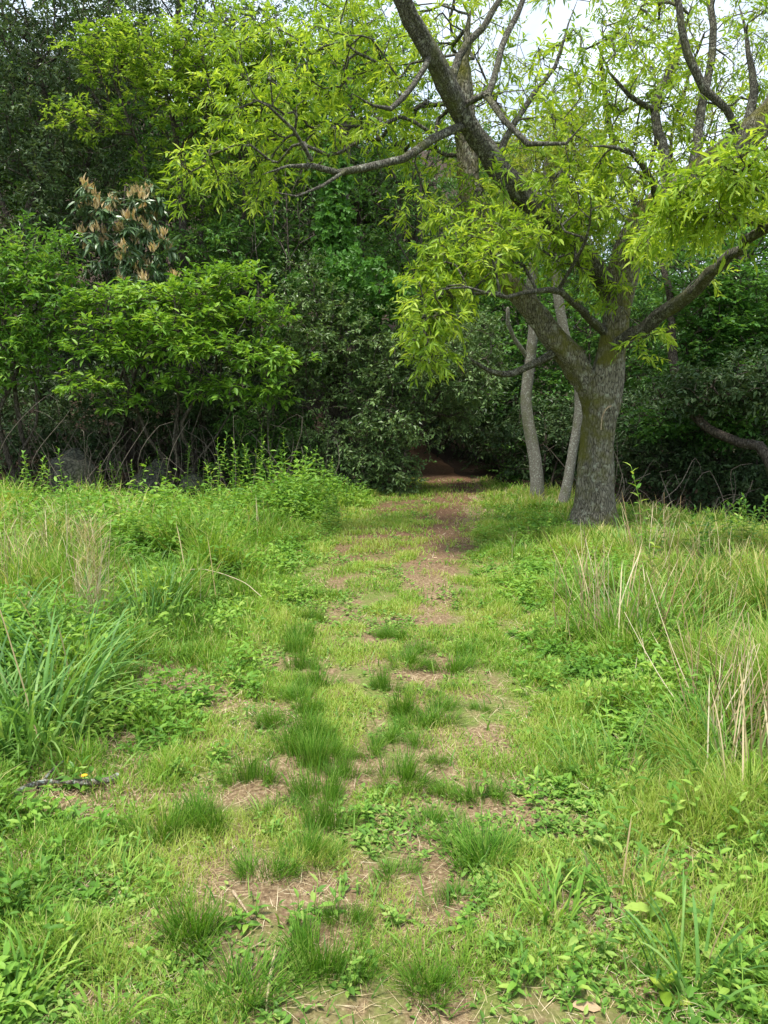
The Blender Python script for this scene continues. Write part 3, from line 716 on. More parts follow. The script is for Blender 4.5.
tree('shrub', 'grey green small-leaved bush hanging over the mouth of the dark path', 'shrub',
     stems(380, 505, 13.2, [(340, 340, 13.1), (380, 320, 13), (420, 340, 13), (460, 370, 13), (300, 380, 13), (400, 430, 12.8)], .045, rng=r),
     [(350, 350, 12.9, 60, 50, .8, 170), (420, 360, 12.9, 60, 45, .8, 170), (465, 385, 13.1, 32, 26, .7, 60), (455, 415, 13.6, 24, 12, .6, 30), (480, 365, 13.8, 30, 22, .6, 50), (300, 370, 12.8, 40, 50, .6, 60), (390, 420, 12.8, 50, 40, .7, 130), (350, 450, 12.7, 60, 36, .5, 120), (395, 470, 12.7, 26, 26, .4, 50), (320, 300, 13.0, 50, 40, .6, 70), (470, 340, 13.4, 35, 30, .7, 60)],
     sp_grey, M['grey'], M['dbark'], r, parts=('', 'branches', 'foliage'))
P_, R_ = trace([(338, 500, 26), (336, 400, 22), (334, 300, 20), (338, 200, 18), (345, 130, 14), (350, 60, 10)], 13.8)
P_[0, 2] = g(P_[0, 0], P_[0, 1]) - .05
tree('vine_covered_tree', 'straight tree wrapped in bright green climbing vine left of the path mouth', 'tree', [(P_, R_, 'trunk', M['dbark'])],
     [(335, 230, 13.6, 16, 60, .25, 130), (345, 290, 13.5, 30, 26, .3, 70), (330, 170, 13.6, 18, 30, .25, 40), (370, 310, 13.0, 24, 20, .3, 35), (395, 290, 12.7, 24, 18, .3, 30), (350, 265, 12.8, 30, 16, .3, 34), (300, 290, 13.5, 16, 20, .2, 20), (340, 90, 13.8, 60, 50, .8, 60)],
     sp_vine, M['vine'], M['dbark'], r, parts=('', 'vine_stems', 'vine_foliage'))
tree('shrub', 'dull green brush filling the gap below the vine covered tree', 'shrub',
     stems(270, 500, 13.6, [(260, 420, 13.4), (300, 410, 13.4), (240, 380, 13.4), (290, 330, 13.6)], .03, rng=r),
     [(270, 430, 13.3, 50, 36, .5, 70), (300, 340, 13.7, 50, 50, .6, 100), (225, 260, 14.2, 60, 40, .7, 110), (250, 470, 13, 60, 14, .4, 40)],
     sp_mid, M['mid'], M['dbark'], r, parts=('', 'branches', 'foliage'))

def forest_tree(label, px, Y, tops, blobs, spec, lm, name='tree', w=.13, bm='dbark', seed=0, fork=True, **kw):
    rr = np.random.default_rng(seed)
    b = at(px, 500, Y); b[2] = float(g(b[0], b[1])) - .1
    sd = []
    for i, t in enumerate(tops):
        e = at(*t); tt = np.linspace(0, 1, 6)[:, None]
        c = b + (e - b) * tt + rr.normal(0, .03, (6, 3)) * np.sin(tt * 3.1) * np.linalg.norm(e - b)
        sd.append((c, w * np.linspace(1, .3, 6) * (1 if i == 0 else .6), 'trunk' if i == 0 else 'limb', M[bm]))
    return tree(name, label, 'tree', sd, blobs, spec, M[lm], M[bm], rr, twigs=False, step=.45, k=4, tipr=.006, expo=.4, **kw)

forest_tree('dark grey green evergreen filling the upper left corner', 50, 15.5, [(40, 60, 15.5), (100, 120, 15.5), (-20, 120, 15.5)],
    [(30, 60, 15.2, 80, 70, 1.2, 240), (70, 150, 15.0, 60, 60, 1.0, 160), (-20, 170, 15, 70, 70, 1, 130), (50, 220, 15, 60, 40, .8, 90), (10, -40, 15, 110, 50, 1.4, 160), (110, 20, 15.8, 50, 50, 1., 100)], sp_dark, 'ever_lit', 'evergreen_tree', .16, seed=51)
forest_tree('fresh light green broadleaf tree reaching over the dark evergreens at upper left', 190, 14.8, [(170, 100, 14.6), (120, 90, 14.4), (240, 120, 14.6), (200, 40, 14.6)],
    [(150, 70, 14.2, 60, 35, .8, 120), (100, 55, 14.1, 40, 26, .6, 55), (195, 110, 14.2, 60, 35, .8, 100), (90, 120, 14, 45, 16, .5, 40), (215, 50, 14.3, 55, 40, .9, 120), (190, 180, 14.4, 60, 40, .7, 90), (260, 60, 14.6, 55, 50, .9, 130), (330, 70, 14.8, 55, 60, 1., 120), (250, 140, 14.6, 60, 50, .8, 90), (300, 60, 14.3, 60, 38, .8, 110), (370, 60, 14.4, 50, 44, .8, 100), (160, 40, 14.0, 60, 22, .7, 30), (300, 120, 14.2, 60, 40, .7, 90), (220, 90, 14.0, 50, 40, .7, 80)], dict(sp_bright, L=.095, n=8), 'lime', 'broadleaf_tree', .12, seed=52)
forest_tree('dark evergreen behind the bud-tipped shrub', 215, 16.6, [(230, 140, 16.5), (180, 200, 16.4), (280, 200, 16.4)],
    [(200, 210, 16.2, 70, 50, 1, 170), (270, 240, 16.2, 60, 50, 1, 150), (150, 150, 16.4, 60, 50, 1, 140), (260, 150, 16.4, 70, 50, 1, 150), (230, 300, 16, 80, 50, 1, 160), (110, 330, 15.8, 90, 60, 1, 190)], sp_dark, 'mid', 'evergreen_tree', .15, seed=53)
forest_tree('tall dark evergreen at the top edge left of the sky gap', 185, 18.5, [(180, -20, 18.5), (120, 30, 18.5), (240, 40, 18.5)],
    [(170, -10, 18, 110, 50, 1.4, 260), (100, 60, 18, 90, 60, 1.2, 200), (235, 60, 18, 70, 45, 1.2, 140), (300, 110, 18.4, 70, 50, 1.2, 150)], sp_dark, 'ever_lit', 'evergreen_tree', .17, seed=54)
forest_tree('dark leafy tree with bare lower limbs above the path mouth', 400, 17, [(400, 200, 17), (440, 240, 16.6), (360, 230, 17), (420, 120, 17)],
    [(390, 190, 16.8, 60, 30, 1, 90), (400, 120, 17, 60, 50, 1.2, 150), (440, 290, 16.2, 50, 26, 1, 80), (370, 260, 16.6, 50, 30, .9, 80), (480, 180, 17, 40, 50, 1., 60), (350, 30, 17.5, 60, 40, 1.2, 90)], sp_dark, 'mid', 'evergreen_tree', .14, seed=55, free=None)
forest_tree('green layered tree standing behind the two slender trunks', 545, 16.4, [(520, 330, 16.2), (560, 300, 16.2), (500, 380, 16), (590, 340, 16)],
    [(520, 350, 15.8, 50, 26, 1, 100), (560, 320, 16, 60, 26, 1, 100), (510, 400, 15.6, 50, 24, .8, 90), (560, 390, 15.6, 50, 24, .8, 80), (550, 440, 15.2, 55, 30, .8, 90), (500, 300, 16.6, 50, 26, 1, 80), (520, 475, 15, 34, 16, .5, 40)], sp_maple, 'maple', 'understorey_tree', .08, seed=56)
forest_tree('layered mid green tree spreading at the right edge behind the oak', 720, 12.6, [(700, 320, 12.4), (740, 280, 12.3), (680, 380, 12.2), (780, 330, 12.2)],
    [(720, 330, 12.0, 60, 24, .8, 110), (690, 370, 12.0, 50, 18, .7, 80), (750, 375, 11.8, 50, 20, .7, 80), (740, 285, 12.2, 60, 24, .8, 90), (700, 300, 12.2, 40, 20, .7, 45), (760, 330, 11.9, 50, 20, .7, 60), (670, 420, 12, 40, 16, .6, 45), (730, 425, 11.6, 60, 20, .6, 70), (745, 245, 12.6, 50, 24, .8, 60)], sp_maple, 'maple', 'understorey_tree', .08, seed=57)
forest_tree('dark evergreen shadowing the ground at the lower right wood edge', 700, 12.5, [(690, 420, 13.2), (740, 410, 13.0), (650, 420, 13.6)],
    [(700, 420, 13.4, 80, 26, .8, 130), (650, 420, 13.8, 50, 40, .8, 120), (760, 415, 13.0, 60, 36, .8, 130), (800, 390, 11.6, 60, 50, .8, 110), (700, 460, 14.4, 90, 30, .8, 120), (770, 380, 10.6, 60, 26, .6, 90), (700, 390, 10.9, 60, 20, .7, 80)], sp_dark, 'ever_shade', 'evergreen_shrub', .06, seed=58)
forest_tree('tall mid green tree rising behind the layered tree at far right', 745, 16.5, [(740, 180, 16.5), (690, 240, 16.4), (780, 220, 16.4)],
    [(720, 240, 16.2, 70, 36, 1, 120), (760, 200, 16.2, 60, 50, 1, 100), (660, 280, 16.2, 60, 36, 1, 110), (720, 330, 16, 90, 50, 1, 160), (640, 350, 16, 60, 50, 1, 130), (700, 420, 15.6, 110, 50, 1, 190)], sp_light, 'mid', 'broadleaf_tree', .13, seed=59)
forest_tree('dark tree behind the oak fork, its leaves showing between the limbs', 600, 18, [(590, 240, 18), (560, 270, 18), (640, 270, 18)],
    [(590, 290, 17.6, 80, 40, 1.2, 170), (570, 240, 18, 70, 30, 1.2, 80), (500, 260, 18.4, 60, 40, 1.2, 110), (610, 360, 17.4, 80, 50, 1.2, 170), (590, 430, 17, 90, 50, 1.2, 180), (650, 240, 18, 60, 24, 1.2, 60)], sp_dark, 'mid', 'evergreen_tree', .14, seed=60)
forest_tree('pale yellow green tree seen against the sky above the oak', 620, 21, [(600, 60, 19), (560, 110, 19), (660, 90, 19), (700, 40, 19)],
    [(600, 200, 19, 90, 40, 1.5, 150), (560, 120, 19, 40, 30, 1.5, 35), (640, 130, 19, 50, 40, 1.5, 70), (700, 130, 19, 50, 60, 1.5, 100), (640, 25, 19, 40, 26, 1.5, 40), (750, 60, 19, 50, 60, 1.5, 90), (540, 190, 19, 50, 40, 1.2, 100), (740, 190, 19, 60, 50, 1.2, 120), (470, 60, 19, 60, 70, 1.2, 110), (490, 150, 19, 50, 40, 1.2, 80), (660, 20, 19, 50, 30, 1.2, 60)], dict(sp_light, L=.09, n=6), 'oakdull', 'broadleaf_tree', .16, seed=61)
rb = np.random.default_rng(77)
def bare(label, foot, tops, Y, w):
    b = at(foot[0], foot[1], Y); b[2] = float(g(b[0], Y)) - .05; sd = []
    for i, (a, c) in enumerate(tops):
        e = at(a, c, Y + rb.normal(0, .3)); tt = np.linspace(0, 1, 6)[:, None]; st_ = b if i == 0 else b + (sd[0][0][2] - b) * 1
        q_ = st_ + (e - st_) * tt + rb.normal(0, .05, (6, 3)) * np.sin(tt * 3.1) * 3
        sd.append((q_, w * np.linspace(1, .3, 6) * (1 if i == 0 else .5), 'trunk' if i == 0 else 'limb', M['dbark']))
    tree('bare_tree', label, 'tree', sd, [(tops[0][0], tops[0][1] + 30, Y, 55, 50, .8, 55)], dict(sp_light, n=1, tw=3, tl=.4), M['mid'], M['dbark'], rb, parts=('', 'twigs', 'sparse_leaves'), wob=.16)
bare('dark bare-branched tree between the vine covered tree and the big oak', (402, 480), [(420, 170), (395, 200), (460, 190)], 14.6, .05)
bare('thin bare tree left of the vine covered one, crossing the dark foliage', (270, 490), [(285, 170), (250, 200), (310, 150)], 13.4, .03)
# low dark growth under the wood edge: floor shrubs, the shade deepened by their darkened leaf colour
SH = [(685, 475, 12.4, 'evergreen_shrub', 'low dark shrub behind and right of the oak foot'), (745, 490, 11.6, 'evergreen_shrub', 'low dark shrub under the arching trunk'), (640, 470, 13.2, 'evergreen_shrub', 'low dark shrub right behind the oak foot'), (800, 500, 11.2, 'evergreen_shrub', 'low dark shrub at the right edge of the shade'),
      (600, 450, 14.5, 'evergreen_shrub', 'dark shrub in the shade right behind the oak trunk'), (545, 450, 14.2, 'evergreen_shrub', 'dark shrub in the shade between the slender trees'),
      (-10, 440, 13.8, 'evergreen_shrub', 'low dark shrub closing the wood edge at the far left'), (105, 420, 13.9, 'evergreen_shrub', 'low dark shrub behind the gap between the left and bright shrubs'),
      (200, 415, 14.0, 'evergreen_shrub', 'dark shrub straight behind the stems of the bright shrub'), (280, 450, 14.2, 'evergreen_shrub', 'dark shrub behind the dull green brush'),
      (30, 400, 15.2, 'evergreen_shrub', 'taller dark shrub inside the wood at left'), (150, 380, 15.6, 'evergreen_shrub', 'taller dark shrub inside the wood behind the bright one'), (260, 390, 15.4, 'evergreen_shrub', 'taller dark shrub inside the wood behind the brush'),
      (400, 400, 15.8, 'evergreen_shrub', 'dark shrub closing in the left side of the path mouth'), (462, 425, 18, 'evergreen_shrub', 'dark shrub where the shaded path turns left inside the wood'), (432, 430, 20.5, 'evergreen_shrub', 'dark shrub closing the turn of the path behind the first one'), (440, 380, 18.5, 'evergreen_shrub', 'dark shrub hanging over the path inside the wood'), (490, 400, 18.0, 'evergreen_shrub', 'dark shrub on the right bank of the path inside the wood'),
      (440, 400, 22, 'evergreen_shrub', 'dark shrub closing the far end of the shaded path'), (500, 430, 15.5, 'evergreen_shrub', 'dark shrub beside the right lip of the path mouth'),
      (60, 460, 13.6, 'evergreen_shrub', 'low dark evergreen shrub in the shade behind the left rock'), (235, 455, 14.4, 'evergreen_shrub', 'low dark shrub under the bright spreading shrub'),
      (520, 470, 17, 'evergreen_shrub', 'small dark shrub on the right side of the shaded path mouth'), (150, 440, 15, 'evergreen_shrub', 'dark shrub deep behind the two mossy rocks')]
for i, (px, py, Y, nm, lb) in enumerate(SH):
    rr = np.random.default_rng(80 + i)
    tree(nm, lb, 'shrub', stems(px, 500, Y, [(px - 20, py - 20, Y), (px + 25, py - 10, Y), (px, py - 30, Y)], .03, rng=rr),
         [(px, py - 15, Y, 62, 42, .8, 150)], sp_dark, M['ever_shade'], M['dbark'], rr, parts=('', 'branches', 'foliage'), twigs=False)

# ---- trees farther back: three kinds built once, copied with parts
def proto(nm, lab, spec, lm, seed, h=8.0, rad_=2.6, n=620):
    rr = np.random.default_rng(seed)
    t = np.linspace(0, 1, 6)[:, None]
    tP = np.array([[0, 0, -.3]]) + t * [0, 0, h * .85] + rr.normal(0, .12, (6, 3)) * t
    sd = [(tP, .16 * np.linspace(1, .25, 6), 'trunk', M['dbark'])]
    q = norm(rr.normal(size=(26, 3))) * rr.random((26, 1)) ** .45
    cen = q * [rad_, rad_, h * .36] + [0, 0, h * .6]
    pts = cen[rr.integers(0, 26, n)] + norm(rr.normal(size=(n, 3))) * (.75 * rr.random((n, 1)) ** .4)
    return tree(nm, lab, 'tree', sd, None, spec, M[lm], M['dbark'], rr, pts=pts, twigs=False, step=.6, k=4, tipr=.007, expo=.4, sides=8, group='trees deep in the wood')
big = dict(n=7, tw=4, tl=.34)
pr = [proto('evergreen_tree', 'x', dict(sp_dark, L=.13, **big), 'ever_shade', 91), proto('broadleaf_tree', 'x', dict(sp_mid, L=.13, **big), 'mid', 92), proto('broadleaf_tree', 'x', dict(sp_light, L=.13, **big), 'bright', 93)]
FAR = [  # px, Y, kind, scale, label
    (-60, 20, 0, 1.1), (60, 21, 1, 1.15), (170, 21, 0, 1.1), (270, 20, 1, .78), (360, 21, 0, .95), (440, 21, 1, .85), (520, 21.5, 0, .75), (600, 21, 1, .72), (690, 19, 0, .7), (780, 18, 1, .8),
    (0, 26, 0, 1.2), (120, 27, 0, 1.2), (240, 26, 1, .8), (330, 27, 0, .75), (410, 26, 1, .95), (480, 27, 0, .9), (560, 27, 0, .85), (650, 26, 1, .8), (740, 25, 0, .8), (830, 24, 1, .85),
    (-120, 17, 1, 1.0), (880, 15, 1, .8), (905, 20, 0, .9), (470, 32, 1, .9), (600, 33, 0, .9), (720, 32, 1, .85)]
KN = ['dark evergreen', 'mid green broadleaf tree']
PL = ['at the left edge of the wood behind the corner evergreen', 'deep in the wood behind the upper left evergreen', 'behind the bud-tipped shrub and the bright broadleaf tree', 'behind the vine covered tree to its left', 'straight behind the vine covered tree', 'behind the bare-limbed tree over the path mouth',
      'deep behind the slender trunks', 'deep behind the oak fork', 'behind the layered tree right of the oak', 'at the right edge behind the arching trunk', 'on the hillside at far left', 'high on the hillside under the upper left sky edge', 'on the hillside below the sky gap', 'on the hill crest under the small sky gap',
      'on the slope above the path mouth', 'far behind the path mouth', 'far behind the slender pale trunks', 'far behind the oak trunk', 'far behind the layered right-hand tree', 'far off beyond the right edge', 'just beyond the left edge', 'just beyond the right edge', 'far beyond the right edge', 'farthest back above the path', 'farthest back behind the oak', 'farthest back at right']
used = set()
for i, ((px, Y, kd, sc), pl) in enumerate(zip(FAR, PL)):
    o = pr[kd] if kd not in used else copy_tree(pr[kd]); used.add(kd)
    b = at(px, 480, Y); o.location = (b[0], Y, float(g(b[0], Y)) - .1)
    o.rotation_euler = (0, 0, i * 2.4); o.scale = (sc * 1.1, sc * 1.1, sc)
    o['label'] = f'{KN[kd]} {pl}'
    o['group'] = 'trees deep in the wood'
o = pr[2]; b = at(300, 480, 23); o.location = (b[0], 23, float(g(b[0], 23))); o.scale = (1, 1, .7); o['label'] = 'light green tree on the slope just under the small sky gap'
# ------------------------------------------------------------------ plants and small things on the ground, one by one
r = np.random.default_rng(101)
def tuft_mesh(seed, n=640):
    q = np.random.default_rng(seed); mb = MB()
    cen = q.normal(0, .055, (7, 2)) * [1.15, .8]; ci = q.integers(0, 7, n); ch = (.7 + .5 * q.random(7))[ci]
    xy = cen[ci] + q.normal(0, .022, (n, 2)); P = np.column_stack([xy, -.01 * np.ones(n)])
    a = np.arctan2(xy[:, 1], xy[:, 0]); rr = np.hypot(xy[:, 0], xy[:, 1])
    blades(mb, P, (.05 + .14 * q.random(n)) * ch, .0022 + .0012 * q.random(n), a + q.normal(0, 1.1, n), .08 + rr * 3 + .45 * q.random(n) ** 2, .2 + .9 * q.random(n), 3, rng=q)
    return mb.mesh('grass_tuft', M['tuft'])
TM = [tuft_mesh(200 + i) for i in range(5)]
TUFTS = [
 (193, 935, 74, 55, 'dark fine grass tuft left of the path, lowest but one on that side'), (325, 972, 72, 75, 'tall dark grass tuft just above the pale dry straw at the bottom centre'),
 (264, 878, 56, 36, 'low dark tuft at the left end of the two joined tufts mid path'), (302, 862, 54, 38, 'dark tuft joined to the right of the low one mid path'),
 (329, 832, 40, 66, 'narrow upright dark tuft rising behind the two joined tufts'), (487, 868, 84, 42, 'widest dark green tuft right of the rut, beside the yellow blades'),
 (392, 882, 48, 26, 'small dark tuft left of the widest right-hand tuft'), (482, 802, 46, 32, 'round dark tuft on the right of the bare rut, with a smaller one beside it'),
 (446, 797, 26, 20, 'tiny dark tuft touching the left of the round one on the right'), (238, 1002, 90, 48, 'wide loose tuft cut near the lower edge left of centre'),
 (425, 988, 60, 40, 'dark tuft near the lower edge right of centre'), (165, 836, 62, 50, 'broad dark tuft right of the lichen covered branch'),
 (206, 826, 52, 44, 'dark tuft touching the right side of the broad one near the branch'), (397, 784, 48, 38, 'dark tuft in the middle of the path level with the round right-hand one'),
 (347, 780, 32, 32, 'small tuft between the middle tuft and the left row'), (312, 772, 40, 52, 'upright tuft in the left row just above the narrow one'),
 (250, 784, 40, 44, 'tuft at the outer left of the left row'), (282, 815, 50, 22, 'flat tuft beneath the left row, on brown soil'),
 (421, 747, 30, 18, 'little tuft lying in the bare rut below the spreading one'), (432, 724, 46, 24, 'spreading tuft across the bare rut, third from the little pair'),
 (400, 716, 32, 34, 'tuft on the left lip of the rut, leaning towards it'), (452, 671, 42, 26, 'dark tuft on the right lip of the rut beyond the crossing ones'),
 (420, 696, 32, 14, 'thin low tuft bridging the bare rut'), (403, 666, 38, 22, 'tuft left of the rut, level with the one on its right lip'),
 (384, 692, 22, 32, 'slim tuft standing left of the thin low one'), (299, 702, 36, 20, 'low tuft at the middle of the left row'),
 (302, 672, 26, 42, 'slim tall tuft in the upper left row'), (302, 642, 24, 36, 'small faraway tuft heading the left row'),
 (274, 727, 28, 26, 'small tuft outside the left row above the outer one'), (301, 740, 42, 38, 'bushy tuft in the left row below its low one'),
 (437, 764, 28, 16, 'very small tuft in the rut above the tiny pair'), (450, 690, 22, 12, 'tiny tuft under the one on the right lip'),
 (480, 712, 20, 14, 'single small tuft right of the rut on the green verge edge'), (330, 760, 30, 26, 'tuft tucked behind the small one between the rows'),
 (436, 640, 22, 12, 'faraway little tuft where the rut begins to curve'), (385, 640, 20, 14, 'pale little tuft far along the middle strip'),
 (455, 905, 46, 28, 'faint loose tuft below the widest right-hand tuft'), (318, 800, 44, 44, 'wispy tuft filling the left row behind the narrow upright one'), (322, 745, 36, 36, 'wispy tuft in the left row level with its bushy one'), (290, 755, 34, 34, 'wispy tuft between the outer and upright ones of the left row'),
 (310, 715, 34, 30, 'faint tuft joining the upper left row'), (372, 755, 34, 24, 'wispy tuft above the one in the middle of the path'), (415, 730, 30, 22, 'wispy tuft beside the spreading one, on the rut edge'), (430, 830, 46, 26, 'faint tuft in the rut behind the widest right-hand one'),
 (318, 690, 34, 32, 'wispy tuft right of the low one in the upper left row'), (295, 655, 30, 28, 'wispy tuft between the two slim ones heading the left row'), (312, 622, 26, 24, 'farthest faint tuft of the left row'),
 (395, 640, 24, 20, 'faint tuft beside the pale one far along the middle'), (425, 655, 28, 20, 'tuft between the two lips of the rut at its far part'), (440, 712, 34, 22, 'tuft at the right end of the spreading one'), (462, 655, 24, 18, 'faint tuft just beyond the one on the right lip'), (388, 742, 30, 24, 'tuft between the left and middle rows above the middle tuft'),
 (345, 925, 40, 34, 'short tuft behind the tall one at the bottom centre'),
]
first = True
for i, (px, py, wd, hd, lb) in enumerate(TUFTS):
    p = gp(px, py); dist = math.hypot(p[1], CAMH)
    kf = .92 if py > 800 else 1.0; sx = kf * wd / F * dist / .27; sz = kf * hd / F * dist / .155
    o = bpy.data.objects.new('grass_tuft', TM[i % 5]); put(o)
    o.location = p; o.scale = (sx, min(sx, 1.2) * 1.0, max(min(sz, 1.35), .45)); o.rotation_euler = (0, 0, r.normal(0, .35) + (3.14 if i % 2 else 0))
    tag(o, lb, 'grass tuft', 'dark fine grass tufts growing on the path')

def clump(name, label, px, py, hh, sp, n, mat, wid=.011, lean=.9, group=None, dry=0, seed=0, bw=4):
    """tussock of long arching blades, with dry stalks as a part"""
    q = np.random.default_rng(seed); p = gp(px, py)
    a = q.random(n) * 6.283; rr = sp * np.sqrt(q.random(n)); P = p + np.stack([rr * np.cos(a), rr * np.sin(a), -.02 * np.ones(n)], 1)
    mb = MB()
    blades(mb, P, hh * (.55 + .6 * q.random(n)), wid * (.6 + .7 * q.random(n)), a + q.normal(0, .8, n), .05 + .35 * q.random(n) + rr * .6, lean * (.5 + .9 * q.random(n)), 7, rng=q)
    root = thing(name, label, 'grass clump', tuple(p), group)
    mb.build('blades', M[mat], root)
    if dry:
        d = MB(); P = p + q.normal(0, sp * .5, (dry, 3)) * [1, 1, 0] - [0, 0, .01]
        blades(d, P, hh * (.8 + .6 * q.random(dry)), .005 + .004 * q.random(dry), q.random(dry) * 6.283, .1 + .35 * q.random(dry), .5 * q.random(dry), 6, rng=q)
        d.build('dry_stalks', M['straw'], root)
    return root
CL = [
 (20, 745, .62, .26, 190, 'blue', .012, 1.3, 4, 'big blue green tussock of broad arching blades at the left edge, nearest the camera'),
 (62, 700, .55, .22, 140, 'blue', .011, 1.2, 3, 'broad-bladed tussock touching the right side of the nearest one at left'),
 (5, 668, .6, .24, 130, 'blue', .011, 1.1, 2, 'broad-bladed tussock behind the nearest one at the left edge'),
 (75, 640, .5, .2, 90, 'blue', .010, 1.1, 3, 'blue green tussock in front of the tan plume grass'),
 (148, 625, .5, .2, 90, 'blue', .009, 1.0, 2, 'green tussock just right of the tan plume grass'),
 (190, 600, .45, .2, 60, 'lush', .008, 1.1, 4, 'loose tussock with bent dry stems, right of the plume grass tussocks'),
 (610, 640, .6, .24, 110, 'lush', .008, 1.0, 26, 'tall tussock full of dry stalks in front of the oak'),
 (655, 655, .55, .24, 100, 'lush', .008, 1.0, 16, 'tussock with straw stalks right of the one in front of the oak'),
 (585, 600, .5, .2, 70, 'lush', .008, .9, 16, 'tussock with pale upright stalks left of the oak foot'),
 (700, 640, .45, .25, 80, 'lush', .008, 1.1, 12, 'matted tussock on the right bank behind the pale canes'),
 (745, 800, .45, .2, 100, 'lush', .007, 1.2, 26, 'tussock with pale bent canes at the right edge'),
 (690, 760, .38, .2, 80, 'lush', .007, 1.2, 9, 'low tussock left of the pale bent canes'),
 (555, 918, .2, .07, 46, 'weed', .009, 1.0, 0, 'yellow green broad grass spraying out right of the widest dark tuft'),
 (690, 985, .26, .10, 34, 'blue', .010, 1.0, 1, 'upright broad grass at the lower right beside the pale seedling'),
 (20, 1000, .18, .1, 60, 'weed', .009, 1.1, 0, 'bright broad grass in the lower left corner'), (95, 1030, .16, .08, 40, 'weed', .008, 1.1, 0, 'bright grass clump at the lower edge right of the corner one'),
 (110, 880, .13, .14, 60, 'weed', .006, 1.1, 0, 'low bright grass under the lichen covered branch'), (610, 780, .3, .2, 80, 'lush', .006, 1.1, 3, 'soft green grass clump right of the rut halfway to the canes'),
 (640, 900, .2, .12, 50, 'lush', .006, 1.1, 2, 'thin grass clump behind the broad-leaved seedling'), (130, 900, .12, .1, 30, 'weed', .006, 1., 0, 'small light grass clump between the branch and the lowest left tuft'),
 (30, 585, .5, .3, 90, 'lush', .008, 1.0, 26, 'tall grass with tangled dry stems at the far left bank'),
 (130, 540, .55, .3, 60, 'lush', .009, .9, 16, 'tall grass in front of the mossy rocks'), (250, 540, .45, .3, 50, 'weed', .009, 1., 8, 'fresh tall grass below the dull green brush'),
 (640, 560, .5, .3, 60, 'lush', .009, .9, 16, 'grass and dry stems just right of the oak foot'), (740, 590, .4, .3, 60, 'weed', .009, 1., 14, 'grass clump near the dark wood edge at right'),
 (520, 560, .3, .2, 50, 'lush', .008, 1., 5, 'grass clump between the path and the slender trunks'),
]
for i, c_ in enumerate(CL):
    px, py, hh, sp, n, mt, wd, ln, dry, lb = c_
    clump('grass_clump', lb, px, py, hh, sp, n, mt, wd, ln, 'tall grass clumps on the banks', dry, 300 + i)

def plume(label, px, py, top, n, spread, seed, name='dry_grass', lean=.12):
    q = np.random.default_rng(seed); p = gp(px, py); mb = MB()
    for _ in range(n):
        b = p + q.normal(0, spread, 3) * [1, 1, 0]; h = top * (.6 + .45 * q.random()); az = q.random() * 6.283; l = abs(q.normal(0, lean))
        e = b + np.array([math.cos(az) * l * h, math.sin(az) * l * h, h]); m_ = (b + e) / 2 + q.normal(0, .03, 3)
        tube(mb, catmull([b, m_, e], .1), np.linspace(.0035, .0012, len(catmull([b, m_, e], .1))), 4, rv=q.random())
    root = thing(name, label, 'dry grass', tuple(p), 'dry straw-coloured grass on the banks'); mb.build('stalks', M['straw'], root)
    return root, p, q
for (px, py, top, n, spd, sd, fz, lb) in [
    (95, 640, .78, 20, .06, 401, 1, 'feathery tan plume of dry grass, the tallest and palest on the left bank'), (20, 600, .75, 22, .25, 402, .35, 'brownish tangle of dry stems at the left edge above the broad tussocks'),
    (62, 575, .6, 12, .15, 403, .3, 'loose dry stems between the brown tangle and the tan plume'), (720, 730, .62, 18, .10, 404, .0, 'fan of pale bent canes near the right edge'),
    (755, 765, .6, 14, .08, 405, 0, 'pale canes crossing the right edge, nearer than the fan'), (700, 590, .5, 10, .15, 406, .25, 'dry stems with a frayed head right of the oak'),
    (585, 640, .62, 16, .12, 407, .0, 'upright straw stalks in front of the oak trunk'), (655, 590, .72, 8, .1, 408, .25, 'long dry canes leaning up beside the leafy stalk at right')]:
    root, p, q = plume(lb, px, py, top, n, spd, sd, lean=.12 if px < 600 else .45)
    if fz:
        k = int(420 * fz); d = MB(); a = q.random(k) * 6.283; h = top * (.15 + .8 * q.random(k)); rr = spd * (.3 + .9 * q.random(k))
        P = p + np.stack([rr * np.cos(a), rr * np.sin(a), h], 1)
        blades(d, P, .10 + .12 * q.random(k), .0022, a + q.normal(0, 1, k), .3 + .8 * q.random(k), .9 * q.random(k), 3, rng=q); d.build('plume', M['straw'], root)

def herb(label, px, py, h, L, wr, nst, seed, tm=TS, mat='weed', lv=9, name='leafy_weed', el0=.35, group='leafy weeds on the banks', spread=.04, tall=False):
    q = np.random.default_rng(seed); lv = lv * 2 + 4 if h > .35 else lv; h = h * (1.25 if py < 640 else 1); p = gp(px, py); root = thing(name, label, 'plant', tuple(p), group)
    st = MB(); lf = MB()
    for s_ in range(nst):
        b = p + q.normal(0, spread, 3) * [1, 1, 0] * (s_ > 0); hh = h * (.7 + .4 * q.random()) if s_ else h
        e = b + np.array([q.normal(0, .12) * hh, q.normal(0, .12) * hh, hh])
        c_ = catmull([b, (b + e) / 2 + q.normal(0, .02, 3), e], .02); tube(st, c_, np.linspace(.0017, .0009, len(c_)) * (1 + 1.5 * h), 5, rv=.7)
        k = lv; t = np.linspace(.2, 1, k); P = c_[(t * (len(c_) - 1)).astype(int)]
        az = np.arange(k) * 2.4 + q.random() * 6; el = el0 * (1 - t) + (1.0) * t ** 3 + q.normal(0, .1, k)
        D = np.stack([np.cos(az) * np.cos(el), np.sin(az) * np.cos(el), np.sin(el)], 1)
        sz = L * (.75 + .5 * q.random(k)) * (1.1 - .45 * t)
        st.build('stem', M['weed'], root); st = MB()
        leaves(lf, P, D, np.tile([0, 0, 1.], (k, 1)) + q.normal(0, .15, (k, 3)), sz, sz * wr, tm, .32, 0, q)
    lf.build('leaves', M[mat], root)
    return root
